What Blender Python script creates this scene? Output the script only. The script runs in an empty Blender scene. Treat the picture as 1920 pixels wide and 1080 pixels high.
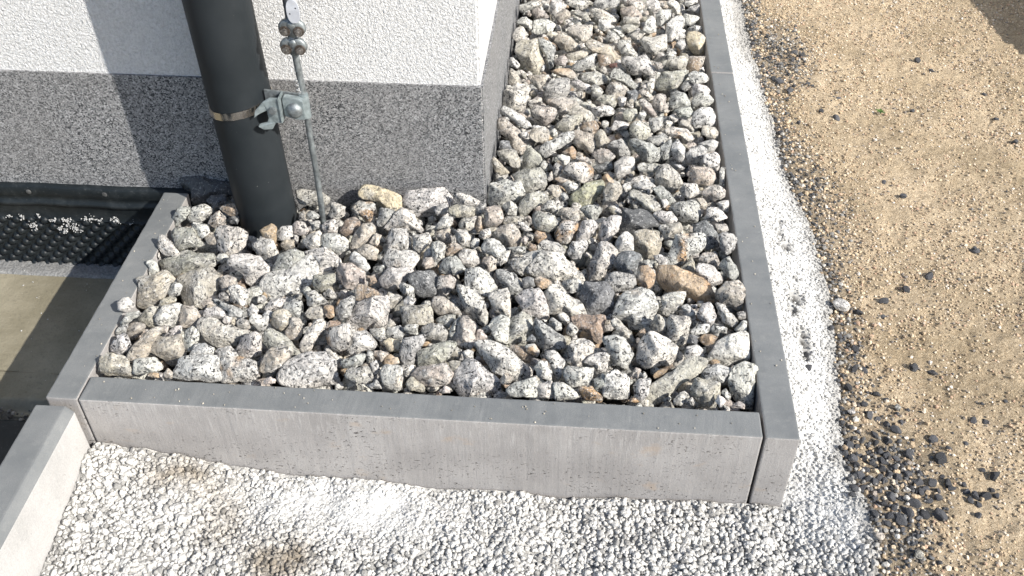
import bpy, bmesh, math, random
import numpy as np
from mathutils import Vector, Matrix, Euler

random.seed(7)
rng = np.random.default_rng(11)
sc = bpy.context.scene
COL = sc.collection

# ---------------------------------------------------------------- camera
F_PX = 1852.24
CAM_ROT = (0.8482, 0.0050, 0.0764)
CAM_POS = np.array([-0.3187, -0.8940, 1.0403])
cd = bpy.data.cameras.new('camera')
cd.sensor_width = 36.0
cd.lens = F_PX / 1920 * 36.0
cd.clip_start = 0.02
cd.clip_end = 500
cam = bpy.data.objects.new('camera', cd)
cam.location = CAM_POS
cam.rotation_euler = CAM_ROT
COL.objects.link(cam)
sc.camera = cam

# ---------------------------------------------------------------- sky, sun, exposure
SUN = Vector((1.18, -0.62, 1.0)).normalized()          # towards the sun
w = bpy.data.worlds.new('World')
sc.world = w
w.use_nodes = True
nt = w.node_tree
bg = nt.nodes['Background']
sky = nt.nodes.new('ShaderNodeTexSky')
sky.sky_type = 'NISHITA'
sky.sun_disc = False
sky.sun_elevation = math.asin(SUN.z)
sky.sun_rotation = math.atan2(SUN.x, SUN.y)
sky.altitude = 200
sky.dust_density = 1.5
nt.links.new(sky.outputs[0], bg.inputs[0])
bg.inputs[1].default_value = 0.125
sd = bpy.data.lights.new('sun', 'SUN')
sd.energy = 4.9
sd.angle = math.radians(0.5)
sd.color = (1.0, 0.955, 0.89)
so = bpy.data.objects.new('sun', sd)
so.rotation_euler = (-SUN).to_track_quat('-Z', 'Y').to_euler()
so.location = (3, -2, 3)
COL.objects.link(so)
sc.view_settings.view_transform = 'Standard'
sc.view_settings.look = 'None'
sc.view_settings.gamma = 1
sc.view_settings.use_curve_mapping = False
sc.view_settings.exposure = 0.68

# ---------------------------------------------------------------- helpers
RM = np.array(Euler(CAM_ROT, 'XYZ').to_matrix())

def ray(px, py):
    return RM @ np.array([(px - 960) / F_PX, -(py - 540) / F_PX, -1.0])

def on_z(px, py, z):
    d = ray(px, py)
    return CAM_POS + d * (z - CAM_POS[2]) / d[2]

def on_y(px, py, y):
    d = ray(px, py)
    return CAM_POS + d * (y - CAM_POS[1]) / d[1]

def _hash(ix, iy, iz, seed):
    n = (ix.astype(np.int64) * 374761393 + iy.astype(np.int64) * 668265263 + iz.astype(np.int64) * 2147483647 + seed * 1274126177) & 0xffffffff
    n = ((n ^ (n >> 13)) * 1274126177) & 0xffffffff
    n = ((n ^ (n >> 16)) * 2246822519) & 0xffffffff
    return ((n ^ (n >> 15)) & 0xffffff) / float(0xffffff)

def vnoise(p, seed=0):
    """value noise in 3D, p (n,3), result -1..1"""
    f = np.floor(p)
    t = p - f
    t = t * t * (3 - 2 * t)
    i = f.astype(np.int64)
    out = 0
    for dx in (0, 1):
        for dy in (0, 1):
            for dz in (0, 1):
                wgt = (t[:, 0] if dx else 1 - t[:, 0]) * (t[:, 1] if dy else 1 - t[:, 1]) * (t[:, 2] if dz else 1 - t[:, 2])
                out = out + wgt * _hash(i[:, 0] + dx, i[:, 1] + dy, i[:, 2] + dz, seed)
    return out * 2 - 1

def fbm(p, octaves=3, seed=0):
    a, s, o = 1.0, 0.0, 0.0
    q = p.copy()
    for k in range(octaves):
        o = o + a * vnoise(q, seed + k)
        s += a
        a *= 0.5
        q = q * 2.03 + 5.1
    return o / s

def n2(x, y, scale, seed=0, octaves=3):
    p = np.stack([x * scale, y * scale, np.zeros_like(x) + 0.37], 1)
    return fbm(p, octaves, seed)

def sstep(a, b, x):
    t = np.clip((x - a) / (b - a), 0, 1)
    return t * t * (3 - 2 * t)

def raw_mesh(name, verts, faces, cols=None, smooth=True):
    me = bpy.data.meshes.new(name)
    verts = np.asarray(verts, dtype=np.float32)
    faces = np.asarray(faces, dtype=np.int32)
    n = faces.shape[1]
    me.vertices.add(len(verts))
    me.vertices.foreach_set('co', verts.ravel())
    me.loops.add(faces.size)
    me.loops.foreach_set('vertex_index', faces.ravel())
    me.polygons.add(len(faces))
    me.polygons.foreach_set('loop_start', np.arange(0, faces.size, n, dtype=np.int32))
    me.polygons.foreach_set('loop_total', np.full(len(faces), n, dtype=np.int32))
    me.polygons.foreach_set('use_smooth', np.full(len(faces), smooth, dtype=bool))
    if cols is not None:
        at = me.color_attributes.new('tint', 'FLOAT_COLOR', 'POINT')
        at.data.foreach_set('color', np.asarray(cols, dtype=np.float32).ravel())
    me.update()
    me.validate()
    return me

def link(name, me, mat=None, parent=None, loc=None, label=None, cat=None, group=None, kind=None):
    o = bpy.data.objects.new(name, me)
    COL.objects.link(o)
    if mat is not None:
        me.materials.append(mat)
    if parent is not None:
        o.parent = parent
    if loc is not None:
        o.location = loc
    tag(o, label, cat, group, kind)
    return o

def tag(o, label=None, cat=None, group=None, kind=None):
    if label: o['label'] = label
    if cat: o['category'] = cat
    if group: o['group'] = group
    if kind: o['kind'] = kind
    return o

def empty(name, loc, label, cat, group=None):
    o = bpy.data.objects.new(name, None)
    o.empty_display_size = 0.03
    o.location = loc
    COL.objects.link(o)
    return tag(o, label, cat, group)

def from_bm(name, bm, smooth=False):
    me = bpy.data.meshes.new(name)
    bmesh.ops.recalc_face_normals(bm, faces=bm.faces)
    bm.to_mesh(me)
    bm.free()
    for p in me.polygons:
        p.use_smooth = smooth
    return me

def box_bm(x0, x1, y0, y1, z0, z1, bev=0.0, seg=2, sub=0):
    bm = bmesh.new()
    bmesh.ops.create_cube(bm, size=1)
    for v in bm.verts:
        v.co = Vector(((x0 + x1) / 2 + v.co.x * (x1 - x0), (y0 + y1) / 2 + v.co.y * (y1 - y0), (z0 + z1) / 2 + v.co.z * (z1 - z0)))
    if bev:
        bmesh.ops.bevel(bm, geom=bm.edges[:], offset=bev, segments=seg, affect='EDGES', profile=0.6)
    return bm

def cyl(bm, a, b, r0, r1=None, n=24, caps=True):
    """cylinder / cone frustum from a to b added to bm"""
    a, b = Vector(a), Vector(b)
    r1 = r0 if r1 is None else r1
    d = b - a
    q = d.to_track_quat('Z', 'Y')
    m = Matrix.Translation((a + b) / 2) @ q.to_matrix().to_4x4()
    bmesh.ops.create_cone(bm, cap_ends=caps, segments=n, radius1=r0, radius2=r1, depth=d.length, matrix=m)
    return bm

def ico(sub):
    bm = bmesh.new()
    bmesh.ops.create_icosphere(bm, subdivisions=sub, radius=1)
    v = np.array([x.co[:] for x in bm.verts])
    f = np.array([[q.index for q in p.verts] for p in bm.faces])
    bm.free()
    return v / np.linalg.norm(v, axis=1)[:, None], f

ICO1, ICO2, ICO3, ICO4 = ico(1), ico(2), ico(3), ico(4)

# ---------------------------------------------------------------- material helpers
class NT:
    def __init__(self, name, rough=0.85, spec=0.3):
        self.m = bpy.data.materials.new(name)
        self.m.use_nodes = True
        self.t = self.m.node_tree
        self.b = self.t.nodes['Principled BSDF']
        self.b.inputs['Roughness'].default_value = rough
        self.b.inputs['Specular IOR Level'].default_value = spec
        self.tc = self.t.nodes.new('ShaderNodeTexCoord')
        self.co = self.tc.outputs['Object']
    def n(self, typ, **kw):
        x = self.t.nodes.new(typ)
        for k, v in kw.items():
            setattr(x, k, v)
        return x
    def l(self, a, b):
        self.t.links.new(a, b)
    def put(self, sock, v):
        if hasattr(v, 'is_output') or isinstance(v, bpy.types.NodeSocket):
            self.l(v, sock)
        else:
            sock.default_value = v
    def noise(self, scale, detail=3, rough=0.55, co=None, dist=0.0):
        x = self.n('ShaderNodeTexNoise')
        x.inputs['Scale'].default_value = scale
        x.inputs['Detail'].default_value = detail
        x.inputs['Roughness'].default_value = rough
        x.inputs['Distortion'].default_value = dist
        self.l(co or self.co, x.inputs['Vector'])
        return x.outputs['Fac']
    def vor(self, scale, feature='F1', co=None, out='Distance', rand=1.0):
        x = self.n('ShaderNodeTexVoronoi', feature=feature)
        x.inputs['Scale'].default_value = scale
        x.inputs['Randomness'].default_value = rand
        self.l(co or self.co, x.inputs['Vector'])
        return x.outputs[out]
    def map(self, v, a, b, c=0.0, d=1.0, smooth=True):
        x = self.n('ShaderNodeMapRange')
        if smooth: x.interpolation_type = 'SMOOTHSTEP'
        self.l(v, x.inputs['Value'])
        for k, q in zip(('From Min', 'From Max', 'To Min', 'To Max'), (a, b, c, d)):
            x.inputs[k].default_value = q
        return x.outputs[0]
    def math(self, op, a, b=0.0):
        x = self.n('ShaderNodeMath', operation=op)
        self.put(x.inputs[0], a); self.put(x.inputs[1], b)
        return x.outputs[0]
    def mix(self, f, a, b, mode='MIX'):
        x = self.n('ShaderNodeMix', data_type='RGBA', blend_type=mode)
        self.put(x.inputs['Factor'], f)
        self.put(x.inputs[6], a if not isinstance(a, tuple) else (*a, 1) if len(a) == 3 else a)
        self.put(x.inputs[7], b if not isinstance(b, tuple) else (*b, 1) if len(b) == 3 else b)
        return x.outputs[2]
    def scale(self, sx, sy, sz):
        x = self.n('ShaderNodeMapping')
        x.inputs['Scale'].default_value = (sx, sy, sz)
        self.l(self.co, x.inputs['Vector'])
        return x.outputs[0]
    def bump(self, h, dist, strength=1.0, prev=None):
        x = self.n('ShaderNodeBump')
        x.inputs['Distance'].default_value = dist
        x.inputs['Strength'].default_value = strength
        self.l(h, x.inputs['Height'])
        if prev is not None: self.l(prev, x.inputs['Normal'])
        return x.outputs[0]
    def out(self, col=None, normal=None, rough=None):
        if col is not None: self.put(self.b.inputs['Base Color'], col if not isinstance(col, tuple) else (*col, 1))
        if normal is not None: self.l(normal, self.b.inputs['Normal'])
        if rough is not None: self.put(self.b.inputs['Roughness'], rough)
        return self.m

def tint_node(k):
    x = k.n('ShaderNodeAttribute')
    x.attribute_name = 'tint'
    return x.outputs['Color'], x.outputs['Alpha']

# ---------------------------------------------------------------- materials
def mat_granite():
    k = NT('granite', 0.8, 0.35)
    col, amt = tint_node(k)
    oi = k.n('ShaderNodeObjectInfo')
    add = k.n('ShaderNodeVectorMath', operation='ADD')
    mul = k.n('ShaderNodeVectorMath', operation='SCALE')
    comb = k.n('ShaderNodeCombineXYZ')
    for i in range(3): k.l(oi.outputs['Random'], comb.inputs[i])
    k.l(comb.outputs[0], mul.inputs[0]); mul.inputs['Scale'].default_value = 9.0
    k.l(k.co, add.inputs[0]); k.l(mul.outputs[0], add.inputs[1])
    co = add.outputs[0]
    big = k.noise(45, 3, 0.6, co)
    med = k.noise(125, 3, 0.62, co, 0.5)
    fine = k.noise(230, 2, 0.7, co, 0.4)
    # some blocks are foliated: the same minerals drawn out in bands
    rot = k.n('ShaderNodeVectorRotate'); rot.rotation_type = 'AXIS_ANGLE'
    k.l(co, rot.inputs['Vector']); k.l(k.math('MULTIPLY', oi.outputs['Random'], 37.0), rot.inputs['Angle'])
    rot.inputs['Axis'].default_value = (0.5, 0.6, 0.62)
    stv = k.n('ShaderNodeVectorMath', operation='MULTIPLY'); k.l(rot.outputs[0], stv.inputs[0]); stv.inputs[1].default_value = (0.45, 0.55, 2.2)
    band = k.noise(100, 3, 0.65, stv.outputs[0], 0.8)
    isb = k.math('GREATER_THAN', k.math('FRACT', k.math('MULTIPLY', oi.outputs['Random'], 17.3)), 0.68)
    med = k.math('ADD', k.math('MULTIPLY', med, k.math('SUBTRACT', 1.0, isb)), k.math('MULTIPLY', band, isb))
    c1 = k.mix(k.map(big, 0.3, 0.7), k.mix(1.0, col, (0.74, 0.73, 0.71), 'MULTIPLY'), k.mix(1.0, col, (1.16, 1.14, 1.08), 'MULTIPLY'))
    warm = k.map(k.noise(24, 2, 0.5, co), 0.64, 0.80)
    c1 = k.mix(k.math('MULTIPLY', warm, 0.28), c1, k.mix(1.0, c1, (1.1, 0.80, 0.52), 'MULTIPLY'))
    grey = k.math('MULTIPLY', k.map(med, 0.50, 0.58), amt)
    c2 = k.mix(k.math('MULTIPLY', grey, 0.66), c1, (0.14, 0.14, 0.138))
    lite = k.math('MULTIPLY', k.map(fine, 0.56, 0.66), amt)
    c3 = k.mix(k.math('MULTIPLY', lite, 0.55), c2, (0.84, 0.83, 0.80))
    sp = k.math('MULTIPLY', k.map(k.noise(190, 2, 0.6, co, 0.8), 0.572, 0.625), k.math('ADD', k.math('MULTIPLY', amt, 0.9), 0.10))
    c4 = k.mix(sp, c3, (0.04, 0.04, 0.041))
    b1 = k.bump(k.noise(130, 5, 0.7, co), 0.0085, 1.0)
    b2 = k.bump(med, 0.0028, 0.9, b1)
    return k.out(c4, b2)

def mat_tinted(name, rough=0.9, scale=400, bumpd=0.0008, lo=0.7, hi=1.2):
    k = NT(name, rough, 0.25)
    col, amt = tint_node(k)
    f = k.noise(scale, 3, 0.6)
    c = k.mix(k.map(f, 0.3, 0.7), k.mix(1.0, col, (lo,) * 3, 'MULTIPLY'), k.mix(1.0, col, (hi,) * 3, 'MULTIPLY'))
    return k.out(c, k.bump(f, bumpd, 0.8))

def mat_lean():
    k = NT('lean_concrete', 0.95, 0.2)
    col, amt = tint_node(k)
    f = k.noise(420, 3, 0.65)
    c = k.mix(k.map(f, 0.3, 0.75), k.mix(1.0, col, (0.78, 0.78, 0.77), 'MULTIPLY'), k.mix(1.0, col, (1.12, 1.12, 1.11), 'MULTIPLY'))
    pit = k.map(k.noise(210, 2, 0.6, dist=0.7), 0.66, 0.72)
    c = k.mix(k.math('MULTIPLY', pit, 0.6), c, (0.10, 0.10, 0.095))
    b1 = k.bump(k.noise(130, 3, 0.6), 0.006, 0.8)
    return k.out(c, k.bump(f, 0.0015, 0.8, b1))

def mat_kerb_face():
    """dense grey facing layer on the kerb tops"""
    k = NT('kerb_facing', 0.72, 0.35)
    f = k.noise(700, 2, 0.7)
    g = k.noise(14, 4, 0.6)
    c = k.mix(k.map(g, 0.3, 0.7), (0.128, 0.134, 0.134), (0.180, 0.184, 0.180))
    c = k.mix(k.map(k.noise(48, 4, 0.65), 0.52, 0.74, 0, 0.35), c, (0.25, 0.25, 0.235))
    c = k.mix(k.map(f, 0.35, 0.65, 0.0, 0.5), c, (0.115, 0.125, 0.13))
    sp = k.map(k.vor(95), 0.05, 0.085, 1.0, 0.0)
    c = k.mix(k.math('MULTIPLY', sp, k.map(k.noise(20, 2), 0.6, 0.68)), c, (0.40, 0.40, 0.38))
    pit = k.map(k.vor(60), 0.05, 0.075, 1.0, 0.0)
    pit = k.math('MULTIPLY', pit, k.map(k.noise(31, 2), 0.62, 0.7))
    c = k.mix(pit, c, (0.05, 0.055, 0.055))
    b = k.bump(f, 0.0006, 0.7)
    return k.out(c, k.bump(pit, 0.002, -1.0, b))

def mat_kerb_side(name='kerb_body', k0=(0.270, 0.258, 0.249), k1=(0.362, 0.348, 0.336), pits=1.0):
    """coarser pale body concrete: vertical drag marks, pinholes, ochre bloom"""
    k = NT(name, 0.88, 0.25)
    sx = k.n('ShaderNodeSeparateXYZ'); k.l(k.co, sx.inputs[0]); zz = sx.outputs[2]
    up = k.map(zz, 0.17, 0.245)
    low = k.map(zz, 0.22, 0.12)
    g = k.noise(9, 4, 0.6)
    c = k.mix(k.map(g, 0.3, 0.7), k0, k1)
    st = k.noise(1.0, 4, 0.65, k.scale(230, 230, 26))
    c = k.mix(k.math('MULTIPLY', k.map(st, 0.50, 0.72, 0, 0.5), k.math('ADD', k.math('MULTIPLY', up, 0.85), 0.15)), c, (0.50, 0.485, 0.47))
    fine = k.noise(520, 3, 0.7)
    c = k.mix(k.map(fine, 0.3, 0.7, 0.34, 0.0), c, (0.18, 0.17, 0.162))
    stain = k.map(k.noise(17, 3, 0.6, k.scale(1, 1, 1.6)), 0.62, 0.76, 0, 0.4)
    c = k.mix(stain, c, (0.36, 0.27, 0.19))
    # pinholes, drawn out sideways
    ph = k.map(k.noise(1.0, 2, 0.6, k.scale(170, 170, 300), 1.1), 0.635, 0.68)
    ph = k.math('MULTIPLY', ph, k.math('MAXIMUM', k.map(k.noise(8, 3), 0.46, 0.66), k.math('MULTIPLY', low, k.map(k.noise(13, 2), 0.35, 0.5))))
    ph = k.math('MULTIPLY', ph, pits)
    c = k.mix(ph, c, (0.07, 0.065, 0.06))
    h = k.math('SUBTRACT', k.math('MULTIPLY', fine, 0.25), ph)
    b = k.bump(h, 0.0022, 0.9)
    return k.out(c, k.bump(st, 0.0008, 0.5, b))

def mat_plaster():
    k = NT('scraped_white_plaster', 0.9, 0.2)
    v = k.vor(210, 'SMOOTH_F1', k.scale(1.0, 1.0, 0.8))
    n = k.noise(215, 4, 0.65, dist=0.7)
    n3 = k.noise(1.0, 3, 0.6, k.scale(300, 300, 190), 0.6)
    h = k.math('ADD', k.math('MULTIPLY', n, 0.9), k.math('MULTIPLY', n3, 0.6))
    c = k.mix(k.map(h, 0.5, 0.95), (0.62, 0.62, 0.61), (0.80, 0.80, 0.79))
    b = k.bump(h, 0.0072, 1.0)
    return k.out(c, k.bump(v, 0.0012, 0.4, b))

def mat_plinth():
    k = NT('mosaic_plaster', 0.62, 0.45)
    cc = k.n('ShaderNodeTexVoronoi', feature='F1')
    cc.inputs['Scale'].default_value = 480
    warp = k.n('ShaderNodeVectorMath', operation='ADD')
    wn = k.n('ShaderNodeTexNoise'); wn.inputs['Scale'].default_value = 300
    k.l(k.co, wn.inputs['Vector'])
    ws = k.n('ShaderNodeVectorMath', operation='SCALE'); ws.inputs['Scale'].default_value = 0.0025
    k.l(wn.outputs['Color'], ws.inputs[0]); k.l(k.co, warp.inputs[0]); k.l(ws.outputs[0], warp.inputs[1])
    k.l(warp.outputs[0], cc.inputs['Vector'])
    sep = k.n('ShaderNodeSeparateColor'); k.l(cc.outputs['Color'], sep.inputs[0])
    r = sep.outputs[0]
    rp = k.n('ShaderNodeValToRGB')
    e = rp.color_ramp.elements
    rp.color_ramp.interpolation = 'CONSTANT'
    e[0].position = 0.0; e[0].color = (0.022, 0.024, 0.027, 1)
    e[1].position = 0.20; e[1].color = (0.10, 0.105, 0.11, 1)
    for p, q in ((0.38, 0.18), (0.60, 0.24), (0.79, 0.30), (0.94, 0.40)):
        x = e.new(p); x.color = (q, q * 1.0, q * 1.0, 1)
    k.l(r, rp.inputs[0])
    g = k.noise(6, 3, 0.5)
    c = k.mix(k.map(g, 0.35, 0.65, 0.0, 0.30), rp.outputs[0], (0.20, 0.195, 0.19))
    b = k.bump(cc.outputs['Distance'], 0.0016, -0.9)
    return k.out(c, b)

def mat_pipe():
    k = NT('anthracite_coated_metal', 0.5, 0.2)
    g = k.noise(12, 4, 0.6)
    c = k.mix(k.map(g, 0.3, 0.7), (0.014, 0.0175, 0.020), (0.020, 0.024, 0.027))
    dust = k.map(k.noise(130, 3, 0.7), 0.70, 0.78, 0, 0.35)
    c = k.mix(dust, c, (0.16, 0.16, 0.15))
    sp = k.map(k.vor(70), 0.035, 0.05, 0.7, 0.0)
    c = k.mix(k.math('MULTIPLY', sp, k.map(k.noise(23, 2), 0.6, 0.66)), c, (0.35, 0.35, 0.33))
    return k.out(c, None, k.map(g, 0.3, 0.7, 0.45, 0.6))

def mat_zinc(name, a, b_, rough=0.5, metal=0.65, sc_=120):
    k = NT(name, rough, 0.5)
    k.b.inputs['Metallic'].default_value = metal
    g = k.noise(sc_, 4, 0.65)
    c = k.mix(k.map(g, 0.3, 0.7), a, b_)
    return k.out(c, k.bump(g, 0.0006, 0.6), k.map(g, 0.3, 0.7, rough - 0.1, rough + 0.15))

def mat_membrane():
    k = NT('black_dimpled_plastic', 0.5, 0.3)
    g = k.noise(30, 4, 0.65)
    c = k.mix(k.map(g, 0.45, 0.75), (0.008, 0.011, 0.013), (0.022, 0.026, 0.028))
    dust = k.map(k.noise(240, 3, 0.7), 0.62, 0.75, 0, 0.30)
    c = k.mix(dust, c, (0.15, 0.15, 0.145))
    return k.out(c, k.bump(g, 0.002, 0.4), 0.5)

def mat_floor():
    k = NT('well_slab_concrete', 0.8, 0.3)
    g = k.noise(7, 5, 0.62)
    st = k.noise(1.0, 4, 0.6, k.scale(9, 60, 9))
    c = k.mix(k.map(g, 0.3, 0.7), (0.17, 0.152, 0.105), (0.27, 0.245, 0.18))
    c = k.mix(k.map(st, 0.5, 0.8, 0, 0.35), c, (0.28, 0.26, 0.20))
    f = k.noise(160, 4, 0.7)
    c = k.mix(k.map(f, 0.5, 0.8, 0, 0.5), c, (0.09, 0.08, 0.058))
    sp = k.map(k.noise(75, 3, 0.6), 0.70, 0.76, 0, 0.7)
    c = k.mix(sp, c, (0.42, 0.40, 0.34))
    return k.out(c, k.bump(f, 0.002, 0.7))

def mat_sand():
    k = NT('sandy_ground', 0.97, 0.15)
    col, amt = tint_node(k)
    f = k.noise(480, 4, 0.7)
    m = k.noise(190, 4, 0.7, dist=0.6)
    c = k.mix(k.map(m, 0.3, 0.72), k.mix(1.0, col, (0.66, 0.62, 0.57), 'MULTIPLY'), k.mix(1.0, col, (1.16, 1.16, 1.15), 'MULTIPLY'))
    c = k.mix(k.map(f, 0.56, 0.66, 0, 0.6), c, k.mix(1.0, col, (0.42, 0.38, 0.34), 'MULTIPLY'))
    c = k.mix(k.map(k.noise(620, 1), 0.66, 0.72, 0, 0.8), c, (0.62, 0.54, 0.42))
    b1 = k.bump(m, 0.006, 0.9)
    return k.out(c, k.bump(f, 0.003, 0.9, b1))

GRANITE = mat_granite()
GRAIN = mat_tinted('sand_grain')
CHIP = mat_tinted('basalt', 0.8, 260, 0.0015, 0.75, 1.35)
LEAN = mat_lean()
KTOP = mat_kerb_face()
KSIDE = mat_kerb_side()
KPALE = mat_kerb_side('pale_kerb_body', (0.37, 0.365, 0.352), (0.45, 0.44, 0.425), 0.12)  # paler, smoother body for the near left kerb stone
PLASTER = mat_plaster()
PLINTH = mat_plinth()
PIPE = mat_pipe()
ZINC = mat_zinc('weathered_zinc', (0.15, 0.165, 0.17), (0.27, 0.295, 0.30))
GALV = mat_zinc('galvanised_plate', (0.165, 0.195, 0.20), (0.26, 0.30, 0.305), 0.55, 0.4)
BOLT = mat_zinc('rusty_brown_bolt', (0.13, 0.12, 0.11), (0.34, 0.32, 0.30), 0.35, 0.8, 200)
INOX = mat_zinc('stainless_band', (0.42, 0.39, 0.35), (0.62, 0.58, 0.53), 0.22, 1.0, 30)
TAGM = mat_zinc('aluminium_tag', (0.50, 0.52, 0.56), (0.60, 0.62, 0.66), 0.5, 0.3, 60)
MEMB = mat_membrane()
FLOOR = mat_floor()
SAND = mat_sand()
WASH = mat_zinc('brown_washer', (0.05, 0.04, 0.032), (0.12, 0.10, 0.085), 0.5, 0.5, 200)

def simple(name, c, rough=0.9, scale=200, bd=0.002):
    k = NT(name, rough, 0.3)
    f = k.noise(scale, 4, 0.65)
    cc = k.mix(k.map(f, 0.3, 0.7), tuple(x * 0.7 for x in c), tuple(x * 1.25 for x in c))
    return k.out(cc, k.bump(f, bd, 0.8))
SOIL = simple('dark_bed_soil', (0.035, 0.032, 0.028), scale=120, bd=0.006)
LEDGE = simple('rough_footing_concrete', (0.20, 0.20, 0.195), scale=190, bd=0.005)
RUBBLE = simple('dark_rubble_ground', (0.10, 0.095, 0.08), scale=110, bd=0.008)
MORTAR = simple('white_mortar', (0.40, 0.40, 0.39), scale=300, bd=0.002)
LEAFM = simple('green_leaf', (0.06, 0.11, 0.025), 0.6, 200, 0.001)
CASTERM = simple('caster_skin', (0.5, 0.49, 0.45), 0.8, 300, 0.001)  # pale skin of the added shadow caster
BASEM = simple('subsoil', (0.22, 0.17, 0.11), scale=20, bd=0.01)

# ================================================================ the setting
W = 0.047                      # kerb thickness
KL = 1.0105                    # outer length of the front side
XW0, XW1 = -KL, -W             # inner limits of the gravel bed
YWALL, XWALL = 0.5314, -0.4801 # house front face, house corner
Z_PLINTH = 0.2152
SIDE_K = 0.0                   # the side wall runs straight back

def plane_obj(name, x0, x1, y0, y1, z, mat, **kw):
    me = raw_mesh(name, [(x0, y0, z), (x1, y0, z), (x1, y1, z), (x0, y1, z)], [(0, 1, 2, 3)], smooth=False)
    return link(name, me, mat, **kw)

plane_obj('ground', -40, 40, -40, 40, -0.40, BASEM, kind='structure')

# outline of the lean concrete haunch beside the right kerb: x of its edge against y
HE = np.array([(-3.0, 0.16), (-0.9, 0.14), (-0.5, 0.13), (-0.30, 0.12), (-0.20, 0.096), (-0.126, 0.101), (-0.058, 0.122), (0.005, 0.112), (0.081, 0.095), (0.178, 0.111), (0.322, 0.127), (0.458, 0.136),
               (0.61, 0.136), (0.80, 0.111), (1.093, 0.102), (1.344, 0.093), (1.61, 0.100), (2.2, 0.10), (4.0, 0.11)])
def haunch_edge(y):
    return np.interp(y, HE[:, 0], HE[:, 1]) + 0.006 * n2(y, y * 0, 22, 5) + 0.003 * n2(y, y * 0, 90, 6)

FZ = np.array([(-1.06, -0.097), (-1.011, -0.097), (-0.968, -0.118), (-0.894, -0.116), (-0.823, -0.126), (-0.744, -0.136), (-0.688, -0.138), (-0.568, -0.147),
               (-0.497, -0.152), (-0.401, -0.150), (-0.314, -0.158), (-0.205, -0.150), (-0.047, -0.146), (0.0, -0.147), (0.06, -0.135), (0.13, -0.118), (1, -0.118)])
LZ = np.array([(-3, -0.13), (-0.30, -0.128), (-0.203, -0.114), (-0.147, -0.110), (-0.107, -0.104), (-0.065, -0.097), (-0.037, -0.085), (0, -0.09), (1, -0.09)])
SAND_Z = -0.122
def front_z(x, y):
    z = np.interp(x, FZ[:, 0], FZ[:, 1])
    zl = np.interp(y, LZ[:, 0], LZ[:, 1])
    t = sstep(-1.01, -0.82, x)
    z = zl * (1 - t) + z * t
    z = z + 0.009 * n2(x, y * 0.6, 21, 25, 3) * sstep(0.05, -0.02, y)
    z = z + 0.012 * sstep(0.02, 0.18, -y) * sstep(-0.9, -0.7, x) * (1 - sstep(0.0, 0.08, x))
    return z
def strip_z(x, y):
    zk = -0.147 + 0.062 * sstep(0.0, 0.22, y)
    e = haunch_edge(y)
    return zk + (SAND_Z - 0.002 - zk) * sstep(0.0, 1.0, x / e)
def lean_z(x, y):
    s = sstep(-0.02, 0.03, y) * (x > -0.01)
    return front_z(x, y) * (1 - s) + strip_z(x, y) * s

def patch_smooth(x, y):
    """1 where the concrete is paste-rich and smooth"""
    a = np.exp(-(((x + 0.62) / 0.20) ** 2 + ((y + 0.055) / 0.055) ** 2) ** 1.2)
    strip = sstep(0.0, 0.03, y + 0.02) * (x > 0)
    strip = np.maximum(strip, sstep(0.0, 0.05, x) * sstep(-0.10, -0.02, y))
    s = np.maximum(0.9 * a, 0.80 * strip)
    return np.clip(s + 0.25 * n2(x, y, 14, 31) * (s > 0.05), 0, 1)

def brown_patch(x, y):
    a = np.exp(-(((x + 0.70) / 0.045) ** 2 + ((y + 0.155) / 0.035) ** 2))
    b = 0.8 * np.exp(-(((x + 0.87) / 0.05) ** 2 + ((y + 0.035) / 0.03) ** 2))
    c = 0.5 * np.exp(-(((x + 0.80) / 0.03) ** 2 + ((y + 0.10) / 0.06) ** 2))
    return np.clip((a + b + c) * (1 + 0.9 * n2(x, y, 40, 41)), 0, 1)

HOLES = [on_z(*q, -0.11)[:2].tolist() + [r] for q, r in (((1491, 560), .014), ((1486, 585), .009), ((1473, 462), .011), ((1462, 440), .008), ((1506, 625), .010), ((1508, 640), .012), ((1512, 655), .009), ((1511, 667), .007), ((1490, 520), .006), ((1462, 415), .007))]
def holes(x, y):
    h = np.zeros_like(x)
    for hx, hy, r in HOLES:
        d2 = ((x - hx) / r) ** 2 + ((y - hy) / (r * 1.5)) ** 2
        h = np.maximum(h, np.exp(-d2 * 1.3) * (0.85 + 0.6 * n2(x, y, 160, 77)))
    return np.clip(h, 0, 1)

def lean_tint(x, y):
    s = patch_smooth(x, y)
    br = brown_patch(x, y)
    v = 0.54 + 0.08 * n2(x, y, 25, 51)
    base = np.stack([v, v * 0.98, v * 0.935], 1)
    white = np.array([0.63, 0.63, 0.615])
    base = base * (1 - s[:, None] * 0.75) + white * s[:, None] * 0.75
    dirt = np.array([0.20, 0.155, 0.10])
    base = base * (1 - 0.8 * br[:, None]) + dirt * 0.8 * br[:, None]
    # soiled margin by the sand
    e = haunch_edge(y)
    m = sstep(-0.035, 0.0, x - e) * 0.55
    m = np.maximum(m, 0.45 * sstep(-0.10, -0.16, y) * sstep(-0.15, 0.05, x + 0.05 * n2(x, y, 18, 71)))
    m = np.maximum(m, 0.6 * sstep(1.15, 1.4, y) * sstep(0.02, 0.08, x) )
    base = base * (1 - m[:, None]) + np.array([0.24, 0.225, 0.20]) * m[:, None]
    ho = holes(x, y)[:, None]
    return base * (1 - ho) + np.array([0.045, 0.04, 0.035]) * ho

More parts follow.
